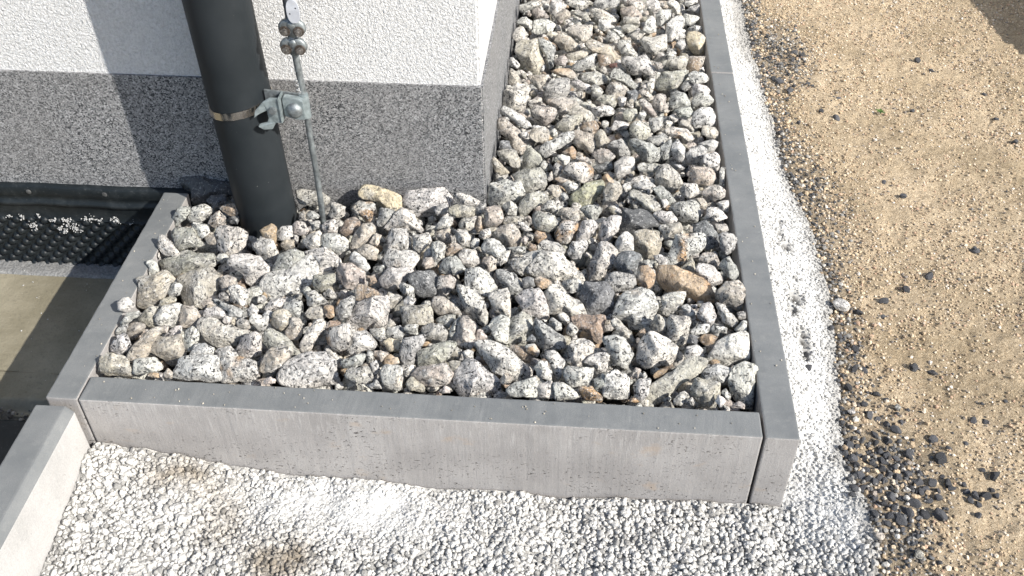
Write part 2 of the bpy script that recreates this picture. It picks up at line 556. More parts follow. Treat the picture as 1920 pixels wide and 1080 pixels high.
def grid_patch(x0, x1, y0, y1, step, inside=None):
    nx, ny = int((x1 - x0) / step) + 1, int((y1 - y0) / step) + 1
    X, Y = np.meshgrid(np.linspace(x0, x1, nx), np.linspace(y0, y1, ny))
    x, y = X.ravel(), Y.ravel()
    i = np.arange((nx - 1) * (ny - 1))
    r, c = i // (nx - 1), i % (nx - 1)
    a = r * nx + c
    f = np.stack([a, a + 1, a + nx + 1, a + nx], 1)
    return x, y, f

def lean_patch(x0, x1, y0, y1, step):
    x, y, f = grid_patch(x0, x1, y0, y1, step)
    s = patch_smooth(x, y)
    rough = 0.0045 * (1 - 0.45 * s)
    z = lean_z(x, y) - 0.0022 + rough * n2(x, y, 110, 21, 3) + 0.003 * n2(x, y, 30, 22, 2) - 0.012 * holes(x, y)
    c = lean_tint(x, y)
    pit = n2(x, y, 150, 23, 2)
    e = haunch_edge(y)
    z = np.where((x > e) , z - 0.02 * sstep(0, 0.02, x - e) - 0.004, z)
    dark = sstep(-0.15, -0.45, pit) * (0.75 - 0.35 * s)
    dark = np.maximum(dark, 0.42 * (1 - s) * (y < -0.001))  # crevice shade between the lumps, painted into the sheet's colour
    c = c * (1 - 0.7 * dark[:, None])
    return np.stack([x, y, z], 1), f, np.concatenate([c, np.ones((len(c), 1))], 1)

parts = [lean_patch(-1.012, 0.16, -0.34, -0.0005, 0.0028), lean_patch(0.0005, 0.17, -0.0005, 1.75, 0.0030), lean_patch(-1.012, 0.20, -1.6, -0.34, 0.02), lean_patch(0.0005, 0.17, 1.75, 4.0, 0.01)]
V, F, C_, o = [], [], [], 0
for v, f, c in parts:
    V.append(v); F.append(f + o); C_.append(c); o += len(v)
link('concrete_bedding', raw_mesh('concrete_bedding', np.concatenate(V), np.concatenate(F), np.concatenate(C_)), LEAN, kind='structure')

# ---- sand: local relief, coarse rings out to the horizon
def grey_zone(x, y):
    """0..1 how much dark chipping is trodden into the sand"""
    e = haunch_edge(y)
    d = x - e
    n = n2(x, y, 16, 61)
    a = sstep(0.075, 0.0, d + 0.03 * n) * (0.95 + 0.5 * n)
    b = np.exp(-(((x - 0.16) / 0.07) ** 2 + ((y - 1.33) / 0.17) ** 2)) * 1.1
    c = np.exp(-(((d - 0.03) / 0.05) ** 2 + ((y - 0.78) / 0.22) ** 2)) * 0.8
    g = np.maximum(np.exp(-(((x - 0.155) / 0.055) ** 2 + ((y + 0.06) / 0.09) ** 2)), np.exp(-(((x - 0.17) / 0.06) ** 2 + ((y - 0.05) / 0.10) ** 2)))
    return np.clip(np.maximum.reduce([a * 0.95, b, c, g]) + 0.15 * n, 0, 1)

def sand_h(x, y):
    return SAND_Z + 0.009 * n2(x, y, 7, 81, 3) + 0.0040 * n2(x, y, 38, 82, 3) + 0.0045 * n2(x, y, 110, 83, 2) - 0.004

def sand_tint(x, y):
    n = n2(x, y, 9, 91)[:, None]
    m = n2(x, y, 55, 92)[:, None]
    a = np.array([0.40, 0.322, 0.215]); b = np.array([0.58, 0.475, 0.335])
    c = a + (b - a) * np.clip(0.5 + 1.1 * n, 0, 1)
    c = c * (1 + 0.14 * m)
    g = grey_zone(x, y)[:, None]
    return c * (1 - 0.6 * g) + np.array([0.12, 0.115, 0.105]) * 0.6 * g

ys = np.concatenate([np.linspace(-30, -0.7, 10)[:-1], np.arange(-0.7, 2.3, 0.0055), np.linspace(2.3, 30, 14)])
ts = np.concatenate([np.arange(-0.012, 0.95, 0.0055), np.linspace(0.96, 1.6, 14), np.linspace(1.8, 30, 10)])
T, Y = np.meshgrid(ts, ys)
x = (haunch_edge(Y.ravel()) + T.ravel()); y = Y.ravel()
z = sand_h(x, y)
z = np.where(T.ravel() < 0.004, z - 0.006, z)
nx = len(ts); i = np.arange((nx - 1) * (len(ys) - 1)); a = (i // (nx - 1)) * nx + i % (nx - 1)
f = np.stack([a, a + 1, a + nx + 1, a + nx], 1)
c = sand_tint(x, y)
link('sandy_path', raw_mesh('sandy_path', np.stack([x, y, z], 1), f, np.concatenate([c, np.ones((len(c), 1))], 1)), SAND, kind='structure')
# sand in front of the bedding, outside the picture
plane_obj('front_soil', -1.012, 0.3, -12, -1.55, -0.135, BASEM, kind='structure')

# ---- scatter of grains: joined, instanced in numpy
def scatter(name, mat, P, R, cols, base, seed=1, squash=0.8, jit=0.22, variants=10, **kw):
    r = np.random.default_rng(seed)
    bv, bf = base
    nb = len(bv)
    n = len(P)
    var = []
    for k in range(variants):
        v = bv.copy()
        for _ in range(7):
            d = r.normal(size=3); d /= np.linalg.norm(d); h = r.uniform(0.55, 0.85)
            s = v @ d
            v = v - np.outer(np.maximum(s - h, 0), d)
        v = v * (1 + jit * r.uniform(-1, 1, (nb, 1)) * 0.5)
        v = v * r.uniform(0.75, 1.2, 3)
        var.append(v)
    var = np.stack(var)
    q = r.normal(size=(n, 4)); q /= np.linalg.norm(q, axis=1)[:, None]
    w_, x_, y_, z_ = q.T
    M = np.empty((n, 3, 3))
    M[:, 0, 0] = 1 - 2 * (y_ ** 2 + z_ ** 2); M[:, 0, 1] = 2 * (x_ * y_ - z_ * w_); M[:, 0, 2] = 2 * (x_ * z_ + y_ * w_)
    M[:, 1, 0] = 2 * (x_ * y_ + z_ * w_); M[:, 1, 1] = 1 - 2 * (x_ ** 2 + z_ ** 2); M[:, 1, 2] = 2 * (y_ * z_ - x_ * w_)
    M[:, 2, 0] = 2 * (x_ * z_ - y_ * w_); M[:, 2, 1] = 2 * (y_ * z_ + x_ * w_); M[:, 2, 2] = 1 - 2 * (x_ ** 2 + y_ ** 2)
    vv = var[r.integers(0, variants, n)]
    out = np.einsum('nij,nkj->nki', M, vv) * R[:, None, None]
    out[:, :, 2] *= squash
    out += P[:, None, :]
    faces = (bf[None] + (np.arange(n) * nb)[:, None, None]).reshape(-1, 3)
    cc = np.concatenate([cols, np.ones((n, 1))], 1) if cols.shape[1] == 3 else cols
    cc = np.repeat(cc, nb, axis=0)
    me = raw_mesh(name, out.reshape(-1, 3), faces, cc, smooth=len(bv) > 20)
    return link(name, me, mat, kind='stuff', **kw)

def jgrid(x0, x1, y0, y1, step, seed):
    r = np.random.default_rng(seed)
    X, Y = np.meshgrid(np.arange(x0, x1, step), np.arange(y0, y1, step))
    x = X.ravel() + r.uniform(-0.5, 0.5, X.size) * step
    y = Y.ravel() + r.uniform(-0.5, 0.5, X.size) * step
    return x, y, r

# aggregate lumps of the bedding concrete
def lumps(x, y, r, rmin, rmax, lift):
    s = patch_smooth(x, y)
    R = r.uniform(rmin, rmax, len(x)) * r.choice([0.7, 1.0, 1.25], len(x))
    z = lean_z(x, y) + 0.0028 * n2(x, y, 75, 24, 2) * (1 - s) + R * (lift - 1.0 * s) + 0.003 * n2(x, y, 30, 22, 2)
    c = lean_tint(x, y) * r.uniform(0.85, 1.16, (len(x), 1))
    g = r.random(len(x)) < 0.12 * (1 - 0.5 * s)
    c[g] *= 0.55
    return np.stack([x, y, z], 1), R, c
x, y, r = jgrid(-1.012, 0.15, -0.34, 0.0, 0.0059, 3)
k = (x > -1.009) & (x < haunch_edge(y) - 0.001) & (y < -0.003)
x, y = x[k], y[k]
P, R, c = lumps(x, y, r, 0.0033, 0.0057, -0.08)
k = (P[:, 0] - R > -1.0165) & (P[:, 1] + R < 0.001) & (holes(x, y) < 0.3)
scatter('concrete_aggregate', LEAN, P[k], R[k], c[k], ICO2, 5, jit=0.5)
x, y, r = jgrid(0.0, 0.15, 0.0, 1.75, 0.0062, 4)
k = (x > 0.003) & (x < haunch_edge(y) - 0.001)
x, y = x[k], y[k]
P, R, c = lumps(x, y, r, 0.0022, 0.0040, 0.25)
k = (P[:, 0] - R > -0.001) & (holes(x, y) < 0.3)
scatter('haunch_aggregate', LEAN, P[k], R[k], c[k], ICO1, 6)

# sand grains and trodden-in chippings
x, y, r = jgrid(0.09, 0.90, -0.22, 1.80, 0.0062, 8)
xr = 0.299 + 0.303 * (y + 0.112) + 0.03
k = (x > haunch_edge(y) - 0.004) & (x < xr)
x, y = x[k], y[k]
g = grey_zone(x, y)
n = n2(x, y, 24, 95)
keep = r.random(len(x)) < np.clip(0.60 + 1.0 * n + 0.5 * n2(x, y, 7, 96) + 0.6 * g, 0.08, 1)
x, y, g = x[keep], y[keep], g[keep]
R = r.uniform(0.0014, 0.0030, len(x)) * np.where(r.random(len(x)) < 0.10, 1.6, 1.0) * (1 + 0.55 * g)
pal = np.array([(0.46, 0.36, 0.24), (0.38, 0.285, 0.18), (0.52, 0.43, 0.32), (0.27, 0.20, 0.13), (0.54, 0.48, 0.40), (0.40, 0.27, 0.18), (0.20, 0.17, 0.14)])
pal = pal * np.array([1.12, 1.15, 1.2])
c = pal[r.choice(len(pal), len(x), p=[.27, .27, .14, .15, .04, .07, .06])] * r.uniform(0.85, 1.15, (len(x), 1))
gp = np.array([(0.06, 0.062, 0.066), (0.12, 0.12, 0.12), (0.24, 0.23, 0.21), (0.42, 0.40, 0.36), (0.10, 0.09, 0.08)])
isg = r.random(len(x)) < g * 0.8
c[isg] = gp[r.choice(5, isg.sum(), p=[.28, .25, .2, .12, .15])] * r.uniform(0.85, 1.15, (isg.sum(), 1))
P = np.stack([x, y, sand_h(x, y) + R * 0.25], 1)
scatter('sand', GRAIN, P, R, c, ICO1, 9)

# ---- bed of the stones
BX0, BX1, BY0, BY1 = XW0, -W, W, 3.2
me = raw_mesh('bed_soil', [(-1.009, .0472, -.075), (-.0475, .0472, -.075), (-.0475, 3.2, -.075), (-.479, 3.2, -.075), (-.479, .530, -.075), (-1.009, .530, -.075)], [(0, 1, 2, 3), (0, 3, 4, 5)], smooth=False)
link('soil', me, SOIL, kind='structure')

# ================================================================ kerbs
def kerb(name, x0, x1, y0, y1, z0, z1, label, bev=0.0028, big=None, seed=0, loc_z=0):
    """a kerb stone: pale body and dark facing on top; origin at its base centre"""
    bm = box_bm(x0, x1, y0, y1, z0, z1)
    # long edges get cuts so that wear can nibble them
    L = max(x1 - x0, y1 - y0)
    axis = 0 if x1 - x0 > y1 - y0 else 1
    es = [e for e in bm.edges if abs((e.verts[0].co - e.verts[1].co)[axis]) > L * 0.9]
    if big:
        e_big = [e for e in es if all(abs(v.co.x - big[0]) < 1e-5 and abs(v.co.z - z1) < 1e-5 for v in e.verts)]
        r_ = bmesh.ops.bevel(bm, geom=e_big, offset=big[1], segments=1, affect='EDGES')
    ed = [e for e in bm.edges if len(e.link_faces) == 2 and e.calc_face_angle(0) > 0.5]
    bmesh.ops.bevel(bm, geom=ed, offset=bev, segments=2, affect='EDGES', profile=0.6)
    es = [e for e in bm.edges if abs((e.verts[0].co - e.verts[1].co)[axis]) > L * 0.9]
    bmesh.ops.subdivide_edges(bm, edges=es, cuts=int(L / 0.006), use_grid_fill=True)
    bm.normal_update()
    pts = np.array([v.co[:] for v in bm.verts])
    n = fbm(pts * 90 + seed * 3.3, 3, 200 + seed)
    n_chip = fbm(pts * 35 + seed * 1.7, 2, 300 + seed)
    for v, a, b in zip(bm.verts, n, n_chip):
        edge = sum(1 for i, (lo, hi) in enumerate(((x0, x1), (y0, y1), (z0, z1))) if min(abs(v.co[i] - lo), abs(v.co[i] - hi)) < bev * 1.3)
        if edge >= 2:
            v.co -= v.normal * (0.0005 + 0.0006 * a + (0.004 * max(0, b - 0.62)))
        else:
            v.co += v.normal * 0.0002 * a
    me = bpy.data.meshes.new(name)
    cx, cy = (x0 + x1) / 2, (y0 + y1) / 2
    for v in bm.verts:
        v.co -= Vector((cx, cy, z0))
    bmesh.ops.recalc_face_normals(bm, faces=bm.faces)
    for fc in bm.faces:
        fc.smooth = False
        fc.material_index = 0 if (fc.normal.z > 0.4 and fc.calc_center_median().z > (z1 - z0) - 0.02) else 1
    bm.to_mesh(me); bm.free()
    me.materials.append(KTOP); me.materials.append(KPALE if big else KSIDE)
    o = link(name, me, None, label=label, cat='kerb')
    o.location = (cx, cy, z0)
    return o

kerb('kerb_stone', -W, 0.0, 0.0, 0.9985, -0.25, 0.0, 'long grey kerb stone along the sand with its end at the front corner', seed=1)
kerb('kerb_stone', -W - 0.001, 0.0, 1.0015, 2.0, -0.25, 0.0, 'grey kerb stone behind the hairline joint at the far end of the row', seed=2)
kerb('kerb_stone', -W, 0.001, 2.003, 3.0, -0.25, 0.0, 'grey kerb stone continuing the row beyond the picture edge', seed=6)
kerb('kerb_stone', -KL + 0.0015, -W - 0.003, 0.0005, W, -0.25, 0.0, 'front kerb stone with streaked beige face above the pale concrete', seed=3)
kerb('kerb_stone', -KL - W, -KL - 0.001, 0.0015, 0.498, -0.25, 0.0, 'short kerb stone between the light well and the gravel bed', seed=4)
kerb('kerb_stone', -KL - W - 0.010, -KL - 0.002, -1.0, -0.0095, -0.25, -0.0025, 'kerb stone with bright white side face standing off the front kerb', big=(-KL - 0.002, 0.011), seed=5)

# ================================================================ house
house = empty('house', (XWALL, YWALL, -0.3), 'house corner with white scraped plaster above a grey speckled plinth', 'building')
def hpart(name, me, mat):
    o = link(name, me, mat, parent=house)
    o.matrix_parent_inverse = Matrix.Translation(house.location).inverted()
    return o
bm = box_bm(-4.0, XWALL, YWALL, 5.0, -0.3, Z_PLINTH)
bmesh.ops.bevel(bm, geom=[e for e in bm.edges if all(abs(v.co.x - XWALL) < 1e-5 and abs(v.co.y - YWALL) < 1e-5 for v in e.verts)], offset=0.003, segments=3, affect='EDGES')
hpart('plinth', from_bm('plinth', bm), PLINTH)
bm = box_bm(-4.0, XWALL - 0.0045, YWALL + 0.0045, 5.0, Z_PLINTH, 3.0)
bmesh.ops.bevel(bm, geom=[e for e in bm.edges if all(abs(v.co.x - XWALL + 0.0045) < 1e-5 and abs(v.co.y - YWALL - 0.0045) < 1e-5 for v in e.verts)], offset=0.004, segments=3, affect='EDGES')
hpart('plaster_wall', from_bm('plaster_wall', bm), PLASTER)

# dark offcut of plinth board lying against the wall is among the stones

# ================================================================ light well
WX = -KL - W - 0.001
def hf(name, x0, x1, y0, y1, step, fz, mat, kind='structure'):
    x, y, f = grid_patch(x0, x1, y0, y1, step)
    return link(name, raw_mesh(name, np.stack([x, y, fz(x, y)], 1), f), mat, kind=kind)
hf('well_floor', -1.75, WX, 0.232, 0.484, 0.006, lambda x, y: -0.204 + 0.0012 * n2(x, y, 20, 2), FLOOR)
hf('well_floor_edge', -1.75, WX, 0.150, 0.2317, 0.006, lambda x, y: -0.2052 - 0.02 * sstep(0.170, 0.160, y + 0.012 * n2(x, y, 40, 5)) + 0.002 * n2(x, y, 40, 3), FLOOR)
hf('footing_ledge', -1.75, WX, 0.482, 0.524, 0.004, lambda x, y: -0.200 + 0.0025 * n2(x, y, 70, 4) - 0.006 * sstep(0.489, 0.483, y + 0.004 * n2(x, y, 50, 6)), LEDGE)
hf('rubble_ground', -1.75, WX, -1.2, 0.18, 0.006, lambda x, y: -0.226 + 0.009 * n2(x, y, 28, 7) + 0.004 * n2(x, y, 90, 8), RUBBLE)
x, y, r = jgrid(-1.45, WX - 0.004, 0.09, 0.17, 0.010, 12)
n_ = len(x)
R = r.uniform(0.002, 0.006, n_)
cc = np.array([(0.16, 0.15, 0.13)]) * r.uniform(0.5, 1.7, (n_, 1))
scatter('rubble', GRAIN, np.stack([x, y, -0.224 + 0.009 * n2(x, y, 28, 7) + 0 * x], 1), R, cc, ICO1, 13)
# crumbs on the slab and ledge
x = rng.uniform(-1.5, WX - 0.01, 90); y = rng.uniform(0.24, 0.52, 90)
k = (rng.random(90) < 0.4) | (y > 0.485)
x, y = x[k], y[k]
scatter('mortar_crumbs', MORTAR, np.stack([x, y, np.where(y > 0.484, -0.199, -0.203)], 1), rng.uniform(0.0008, 0.0022, len(x)), np.full((len(x), 3), 0.5), ICO1, 14)

# flat black box across the near end of the well
o = link('black_box', from_bm('black_box', box_bm(-1.75, WX - 0.003, -0.9, 0.118, -0.30, -0.195, 0.004)), MEMB)
tag(o, 'flat black box across the near end of the light well', 'plastic cover')

# dimpled membrane against the wall: lipped top strip, recess, dimple sheet
memb = empty('dimpled_membrane', (-1.4, 0.52, -0.2), 'black dimpled plastic membrane with mortar splashes below the plinth', 'membrane')
def mpart(name, me, mat, parent=None):
    o = link(name, me, mat, parent=parent or memb)
    o.matrix_parent_inverse = Matrix.Translation(memb.location).inverted()
    return o
prof = [(0.531, -0.0150), (0.5215, -0.0155), (0.5195, -0.018), (0.5190, -0.036), (0.5205, -0.0385), (0.5205, -0.047), (0.5165, -0.050), (0.5160, -0.0555), (0.5185, -0.058), (0.5205, -0.061), (0.5205, -0.086), (0.5180, -0.090)]
xs = np.linspace(-1.8, -1.015, 120)
v = []
for xx in xs:
    wob = 0.0008 * math.sin(xx * 23) + 0.0006 * math.sin(xx * 61)
    for (py, pz) in prof:
        v.append((xx, py + wob * (py < 0.53), pz + wob * 0.6 + 0.004 * (xx + 1.05)))
n_ = len(prof)
f = [(i * n_ + j, i * n_ + j + 1, (i + 1) * n_ + j + 1, (i + 1) * n_ + j) for i in range(len(xs) - 1) for j in range(n_ - 1)]
mpart('top_strip', raw_mesh('top_strip', v, f), MEMB)
nx, nz = 380, 58
X, Z = np.meshgrid(np.linspace(-1.8, -1.015, nx), np.linspace(-0.088, -0.212, nz))
X, Z = X.ravel(), Z.ravel()
s = 0.0272
def dimp(ox, oz):
    u = (X + ox) / s; w_ = (Z + oz) / s
    du = u - np.round(u); dw = w_ - np.round(w_)
    d = np.hypot(du, dw) * s
    return sstep(0.0085, 0.0045, d)
H = np.maximum(dimp(0, 0), dimp(s / 2, s / 2))
Yv = 0.5215 - 0.0065 * H + 0.0012 * n2(X, Z, 18, 15)
i = np.arange((nx - 1) * (nz - 1)); a = (i // (nx - 1)) * nx + i % (nx - 1)
mpart('dimple_sheet', raw_mesh('dimple_sheet', np.stack([X, Yv, Z], 1), np.stack([a, a + nx, a + nx + 1, a + 1], 1)), MEMB)
for nx_, nz_ in ((-1.3277, -0.0285), (-1.1827, -0.0275)):
    bm = bmesh.new()
    bmesh.ops.create_uvsphere(bm, u_segments=16, v_segments=8, radius=0.0052)
    for v_ in bm.verts: v_.co = Vector((v_.co.x + nx_, 0.5190 + v_.co.y * 0.35, v_.co.z + nz_))
    mpart('nail', from_bm('nail', bm, True), simple('dusty_nail', (0.07, 0.07, 0.068), 0.6) if nx_ < -1.3 else bpy.data.materials['dusty_nail'])
# mortar splashes on the dimples
mp = []
for (px, py, n_) in ((18, 405, 8), (42, 407, 12), (62, 422, 22), (66, 428, 10), (98, 413, 14), (112, 428, 16), (121, 432, 26), (126, 412, 22), (134, 421, 14), (140, 428, 22), (146, 430, 16), (160, 410, 12), (172, 409, 14), (186, 411, 8), (215, 413, 16), (220, 416, 12), (250, 420, 5), (72, 405, 6)):
    for _ in range(n_):
        q = on_y(px + random.gauss(0, 4), py + random.gauss(0, 3), 0.516)
        mp.append(q)
mp = np.array(mp)
scatter('mortar_splashes', MORTAR, mp, np.random.default_rng(5).uniform(0.0008, 0.0024, len(mp)), np.full((len(mp), 3), 0.5), ICO1, 16, squash=1)

# ================================================================ downpipe
PX, PY, PR = -0.8595, 0.464, 0.0502
LEAN = -0.022                  # the pipe stands slightly out of plumb
dp = empty('downpipe', (PX, PY, -0.06), 'thick anthracite metal downpipe rising from the stones before the plinth', 'downpipe')
dp.rotation_euler = (0, LEAN, 0)
bm = bmesh.new(); cyl(bm, (0, 0, 0), (0, 0, 2.4), PR, n=96, caps=False)
bmesh.ops.subdivide_edges(bm, edges=[e for e in bm.edges if abs(e.verts[0].co.z - e.verts[1].co.z) > 1], cuts=10)
o = link('pipe', from_bm('pipe', bm, True), PIPE, parent=dp)

# earthing clamp: steel band, hooked bracket, rod holder
RX, RY = -0.7455, 0.418   # shifted back by SH when linked
SH = Vector((-0.0108, 0.032, -0.0185))  # pushes clamp and rod away along the camera's line of sight
PX = PX + LEAN * 0.27          # pipe axis at the height of the clamp
clamp = empty('earthing_clamp', (PX, PY, 0.213), 'galvanised clamp with steel band tying the rod to the downpipe', 'pipe clamp')
def cpart(name, bm, mat, smooth=False, parent=None):
    for v_ in bm.verts: v_.co += SH
    o = link(name, from_bm(name, bm, smooth), mat, parent=parent or clamp)
    o.matrix_parent_inverse = Matrix.Translation(clamp.location).inverted()
    return o
ZB = 0.2115
v, f = [], []
N = 120
for i in range(N):
    a = math.radians(-15 - 330 * i / (N - 1)) + math.radians(0)
    wob = 0.0006 * abs(math.sin(i * 0.42))
    for rr, zz in ((PR + 0.0003, -0.0066), (PR + 0.0013 + wob, -0.0066), (PR + 0.0013 + wob, 0.0066), (PR + 0.0003, 0.0066)):
        v.append((PX + rr * math.cos(a), PY + rr * math.sin(a), ZB + 0.003 + zz + 0.0085 * math.cos(a + 0.15)))
f = [(i * 4 + j, i * 4 + (j + 1) % 4, (i + 1) * 4 + (j + 1) % 4, (i + 1) * 4 + j) for i in range(N - 1) for j in range(4)]
me = raw_mesh('band', v, f, smooth=False)
o = link('band', me, INOX, parent=clamp); o.matrix_parent_inverse = Matrix.Translation(clamp.location).inverted()

def plate(pts, y0, y1, warp=None, bev=0.0008):
    """flat plate with outline pts (x, z) between y0 and y1; warp(x) shifts it in y"""
    bm = bmesh.new()
    vs = [bm.verts.new((x, y0, z)) for x, z in pts]
    fc = bm.faces.new(vs)
    r_ = bmesh.ops.extrude_face_region(bm, geom=[fc])
    for g_ in r_['geom']:
        if isinstance(g_, bmesh.types.BMVert): g_.co.y = y1
    if warp:
        for v_ in bm.verts: v_.co.y += warp(v_.co.x)
    bmesh.ops.recalc_face_normals(bm, faces=bm.faces)
    bmesh.ops.bevel(bm, geom=bm.edges[:], offset=bev, segments=2, affect='EDGES')
    return bm
YC = 0.392
wr = lambda x: (0.0 if x > -0.798 else (x + 0.798) * 0.30)
# hooked arms: an upper and a lower jaw bending on to the pipe, web with the bolt
cpart('bracket', plate([(-0.7925, 0.2655), (-0.7785, 0.2655), (-0.7785, 0.2215), (-0.7880, 0.2215), (-0.7950, 0.2095), (-0.8085, 0.2100), (-0.8160, 0.2165),
                        (-0.8130, 0.2205), (-0.8010, 0.2225), (-0.7985, 0.2300), (-0.7990, 0.2440), (-0.8120, 0.2385), (-0.8195, 0.2330), (-0.8165, 0.2450), (-0.8030, 0.2590)], YC - 0.004, YC + 0.0005, wr), GALV)
cpart('bracket_flange', plate([(-0.7785, 0.2665), (-0.7760, 0.2665), (-0.7760, 0.2225), (-0.7785, 0.2225)], YC - 0.0065, YC + 0.020), GALV)
cpart('back_strap', plate([(-0.806, 0.268), (-0.742, 0.262), (-0.742, 0.226), (-0.806, 0.226)], YC + 0.018, YC + 0.022), ZINC)
bm = bmesh.new(); cyl(bm, (-0.7885, YC - 0.004, 0.2455), (-0.7885, YC - 0.0105, 0.2455), 0.0068, 0.0062, 24)
bmesh.ops.bevel(bm, geom=bm.edges[:], offset=0.0007, segments=2, affect='EDGES')
bo = cpart('bolt', bm, ZINC)
# rod holder: side plate, domed boss and sleeve round the rod
cpart('holder_plate', plate([(-0.7745, 0.2600), (-0.7720, 0.2640), (-0.7480, 0.2600), (-0.7420, 0.2565), (-0.7420, 0.2240), (-0.7560, 0.2240), (-0.7720, 0.2290), (-0.7745, 0.2330)], YC + 0.004, YC + 0.016), GALV)
bm = bmesh.new(); bmesh.ops.create_uvsphere(bm, u_segments=32, v_segments=16, radius=0.0125)
for v_ in bm.verts: v_.co = Vector((v_.co.x * 1.05 - 0.7570, YC + 0.005 + v_.co.y * 0.85, v_.co.z * 1.08 + 0.2410))
cpart('boss', bm, ZINC, True)
bm = bmesh.new(); cyl(bm, (RX, RY - 0.004, 0.2185), (RX, RY - 0.004, 0.2610), 0.0088, n=32)
bmesh.ops.bevel(bm, geom=[e for e in bm.edges if len(e.link_faces) == 2 and e.calc_face_angle(0) > 1], offset=0.0015, segments=2, affect='EDGES')
cpart('sleeve', bm, GALV)

rod = empty('earthing_rod', (RX + SH.x, RY + SH.y, -0.08), 'thin grey earthing rod with bolted connectors standing beside the downpipe', 'earthing rod')
def rpart(name, bm, mat, smooth=False, parent=None):
    for v_ in bm.verts: v_.co += SH
    o = link(name, from_bm(name, bm, smooth), mat, parent=parent or rod)
    if parent is None or parent is rod:
        o.matrix_parent_inverse = Matrix.Translation(rod.location).inverted()
    return o
bm = bmesh.new()
pts_ = [(-0.004, 0.0, -0.06), (-0.001, 0.0, 0.02), (0.0008, -0.001, 0.10), (0.0, -0.001, 0.16), (0.0, 0.0, 0.22), (0.0, 0.0, 0.26), (-0.0015, -0.003, 0.33), (-0.0005, -0.004, 0.355)]
for a_, b_ in zip(pts_[:-1], pts_[1:]):
    cyl(bm, (RX + a_[0], RY + a_[1], a_[2]), (RX + b_[0], RY + b_[1], b_[2] + 0.0005), 0.0049 if b_[2] < 0.23 else 0.0055, n=24)
rpart('lower_rod', bm, ZINC)
bm = bmesh.new()
cyl(bm, (-0.7455, 0.408, 0.365), (-0.7425, 0.408, 0.80), 0.0052, n=24)
cyl(bm, (-0.7425, 0.408, 0.392), (-0.7422, 0.408, 0.440), 0.0075, n=24)
rpart('upper_rod', bm, simple('dark_weathered_metal', (0.07, 0.075, 0.08), 0.5, 150, 0.0005))
def connector(cx, cz):
    bm = bmesh.new()
    yc = 0.404
    # saddle: two rounded lobes with a raised middle
    n_ = 40
    ring = []
    for q_ in range(n_):
        a_ = 2 * math.pi * q_ / n_
        # figure of two lobes with a waist in the middle
        rad = 0.0086 + 0.0122 * abs(math.cos(a_)) ** 1.2
        ring.append((math.cos(a_) * rad, math.sin(a_) * rad * 1.02 - 0.0015 * math.cos(2 * a_)))
    layers = [(0.0030, 0.90), (0.0015, 1.0), (-0.0022, 1.0), (-0.0045, 0.90), (-0.0054, 0.68)]
    vv_ = [[bm.verts.new((cx + px_ * k__, yc + dy_, cz + pz_ * k__)) for px_, pz_ in ring] for dy_, k__ in layers]
    for a0, a1 in zip(vv_[:-1], vv_[1:]):
        for q_ in range(n_): bm.faces.new((a0[q_], a0[(q_ + 1) % n_], a1[(q_ + 1) % n_], a1[q_]))
    bm.faces.new(vv_[0]); bm.faces.new(vv_[-1])
    # raised channel over the rod
    cyl(bm, (cx - 0.001, yc + 0.002, cz - 0.0150), (cx - 0.0005, yc + 0.002, cz + 0.0160), 0.0070, 0.0064, 28)
    bmesh.ops.create_uvsphere(bm, u_segments=20, v_segments=10, radius=1, matrix=Matrix.Translation((cx, yc - 0.0030, cz + 0.0040)) @ Matrix.Diagonal((0.0074, 0.0050, 0.0080, 1)))
    b_ = rpart('connector', bm, ZINC, True)
    for dx in (-0.0105, 0.0105):
        bm = bmesh.new()
        cyl(bm, (cx + dx, yc - 0.0060, cz - 0.0045), (cx + dx, yc - 0.0108, cz - 0.0045), 0.0058, 0.0058, 6)
        cyl(bm, (cx + dx, yc - 0.010, cz - 0.0045), (cx + dx, yc - 0.0135, cz - 0.0045), 0.0036, 0.0030, 16)
        for v_ in bm.verts: v_.co += SH
        bo = link('bolt', from_bm('bolt', bm), BOLT, parent=b_)
        bm = bmesh.new(); cyl(bm, (cx + dx, yc - 0.0040, cz - 0.0045), (cx + dx, yc - 0.0070, cz - 0.0045), 0.0084, 0.0080, 24)
        for v_ in bm.verts: v_.co += SH
        link('washer', from_bm('washer', bm), WASH, parent=b_)
connector(-0.7435, 0.3500)
connector(-0.7412, 0.3800)
# number tag: oval plate with two rivet holes
bm = bmesh.new()
tx, tz = -0.7335, 0.4085
outl = [(tx + 0.0098 * math.copysign(abs(math.cos(t)) ** 0.75, math.cos(t)), tz + 0.0185 * math.copysign(abs(math.sin(t)) ** 0.85, math.sin(t))) for t in np.linspace(0, 2 * math.pi, 32, endpoint=False)]
tg = rpart('tag', plate(outl, 0.395, 0.3965, bev=0.0003), TAGM)
for hx, hz in ((-0.0050, -0.0035), (0.0045, 0.0055)):
    bm = bmesh.new(); cyl(bm, (tx + hx, 0.3949, tz + hz), (tx + hx, 0.396, tz + hz), 0.0012, n=12)
    for v_ in bm.verts: v_.co += SH
    ho = link('rivet', from_bm('rivet', bm), simple('rivet_dark', (0.03, 0.03, 0.03)), parent=tg)
# smear of white paint on the rod above the sleeve
bm = bmesh.new()
for k_ in range(9):
    m_ = Matrix.Translation((RX - 0.004 + 0.002 * math.sin(k_ * 2.1), RY - 0.0045, 0.262 + k_ * 0.0028)) @ Matrix.Diagonal((0.0022 + 0.001 * (k_ % 3), 0.0016, 0.0024, 1))
    bmesh.ops.create_icosphere(bm, subdivisions=1, radius=1, matrix=m_)
rpart('paint_smear', bm, MORTAR, True)

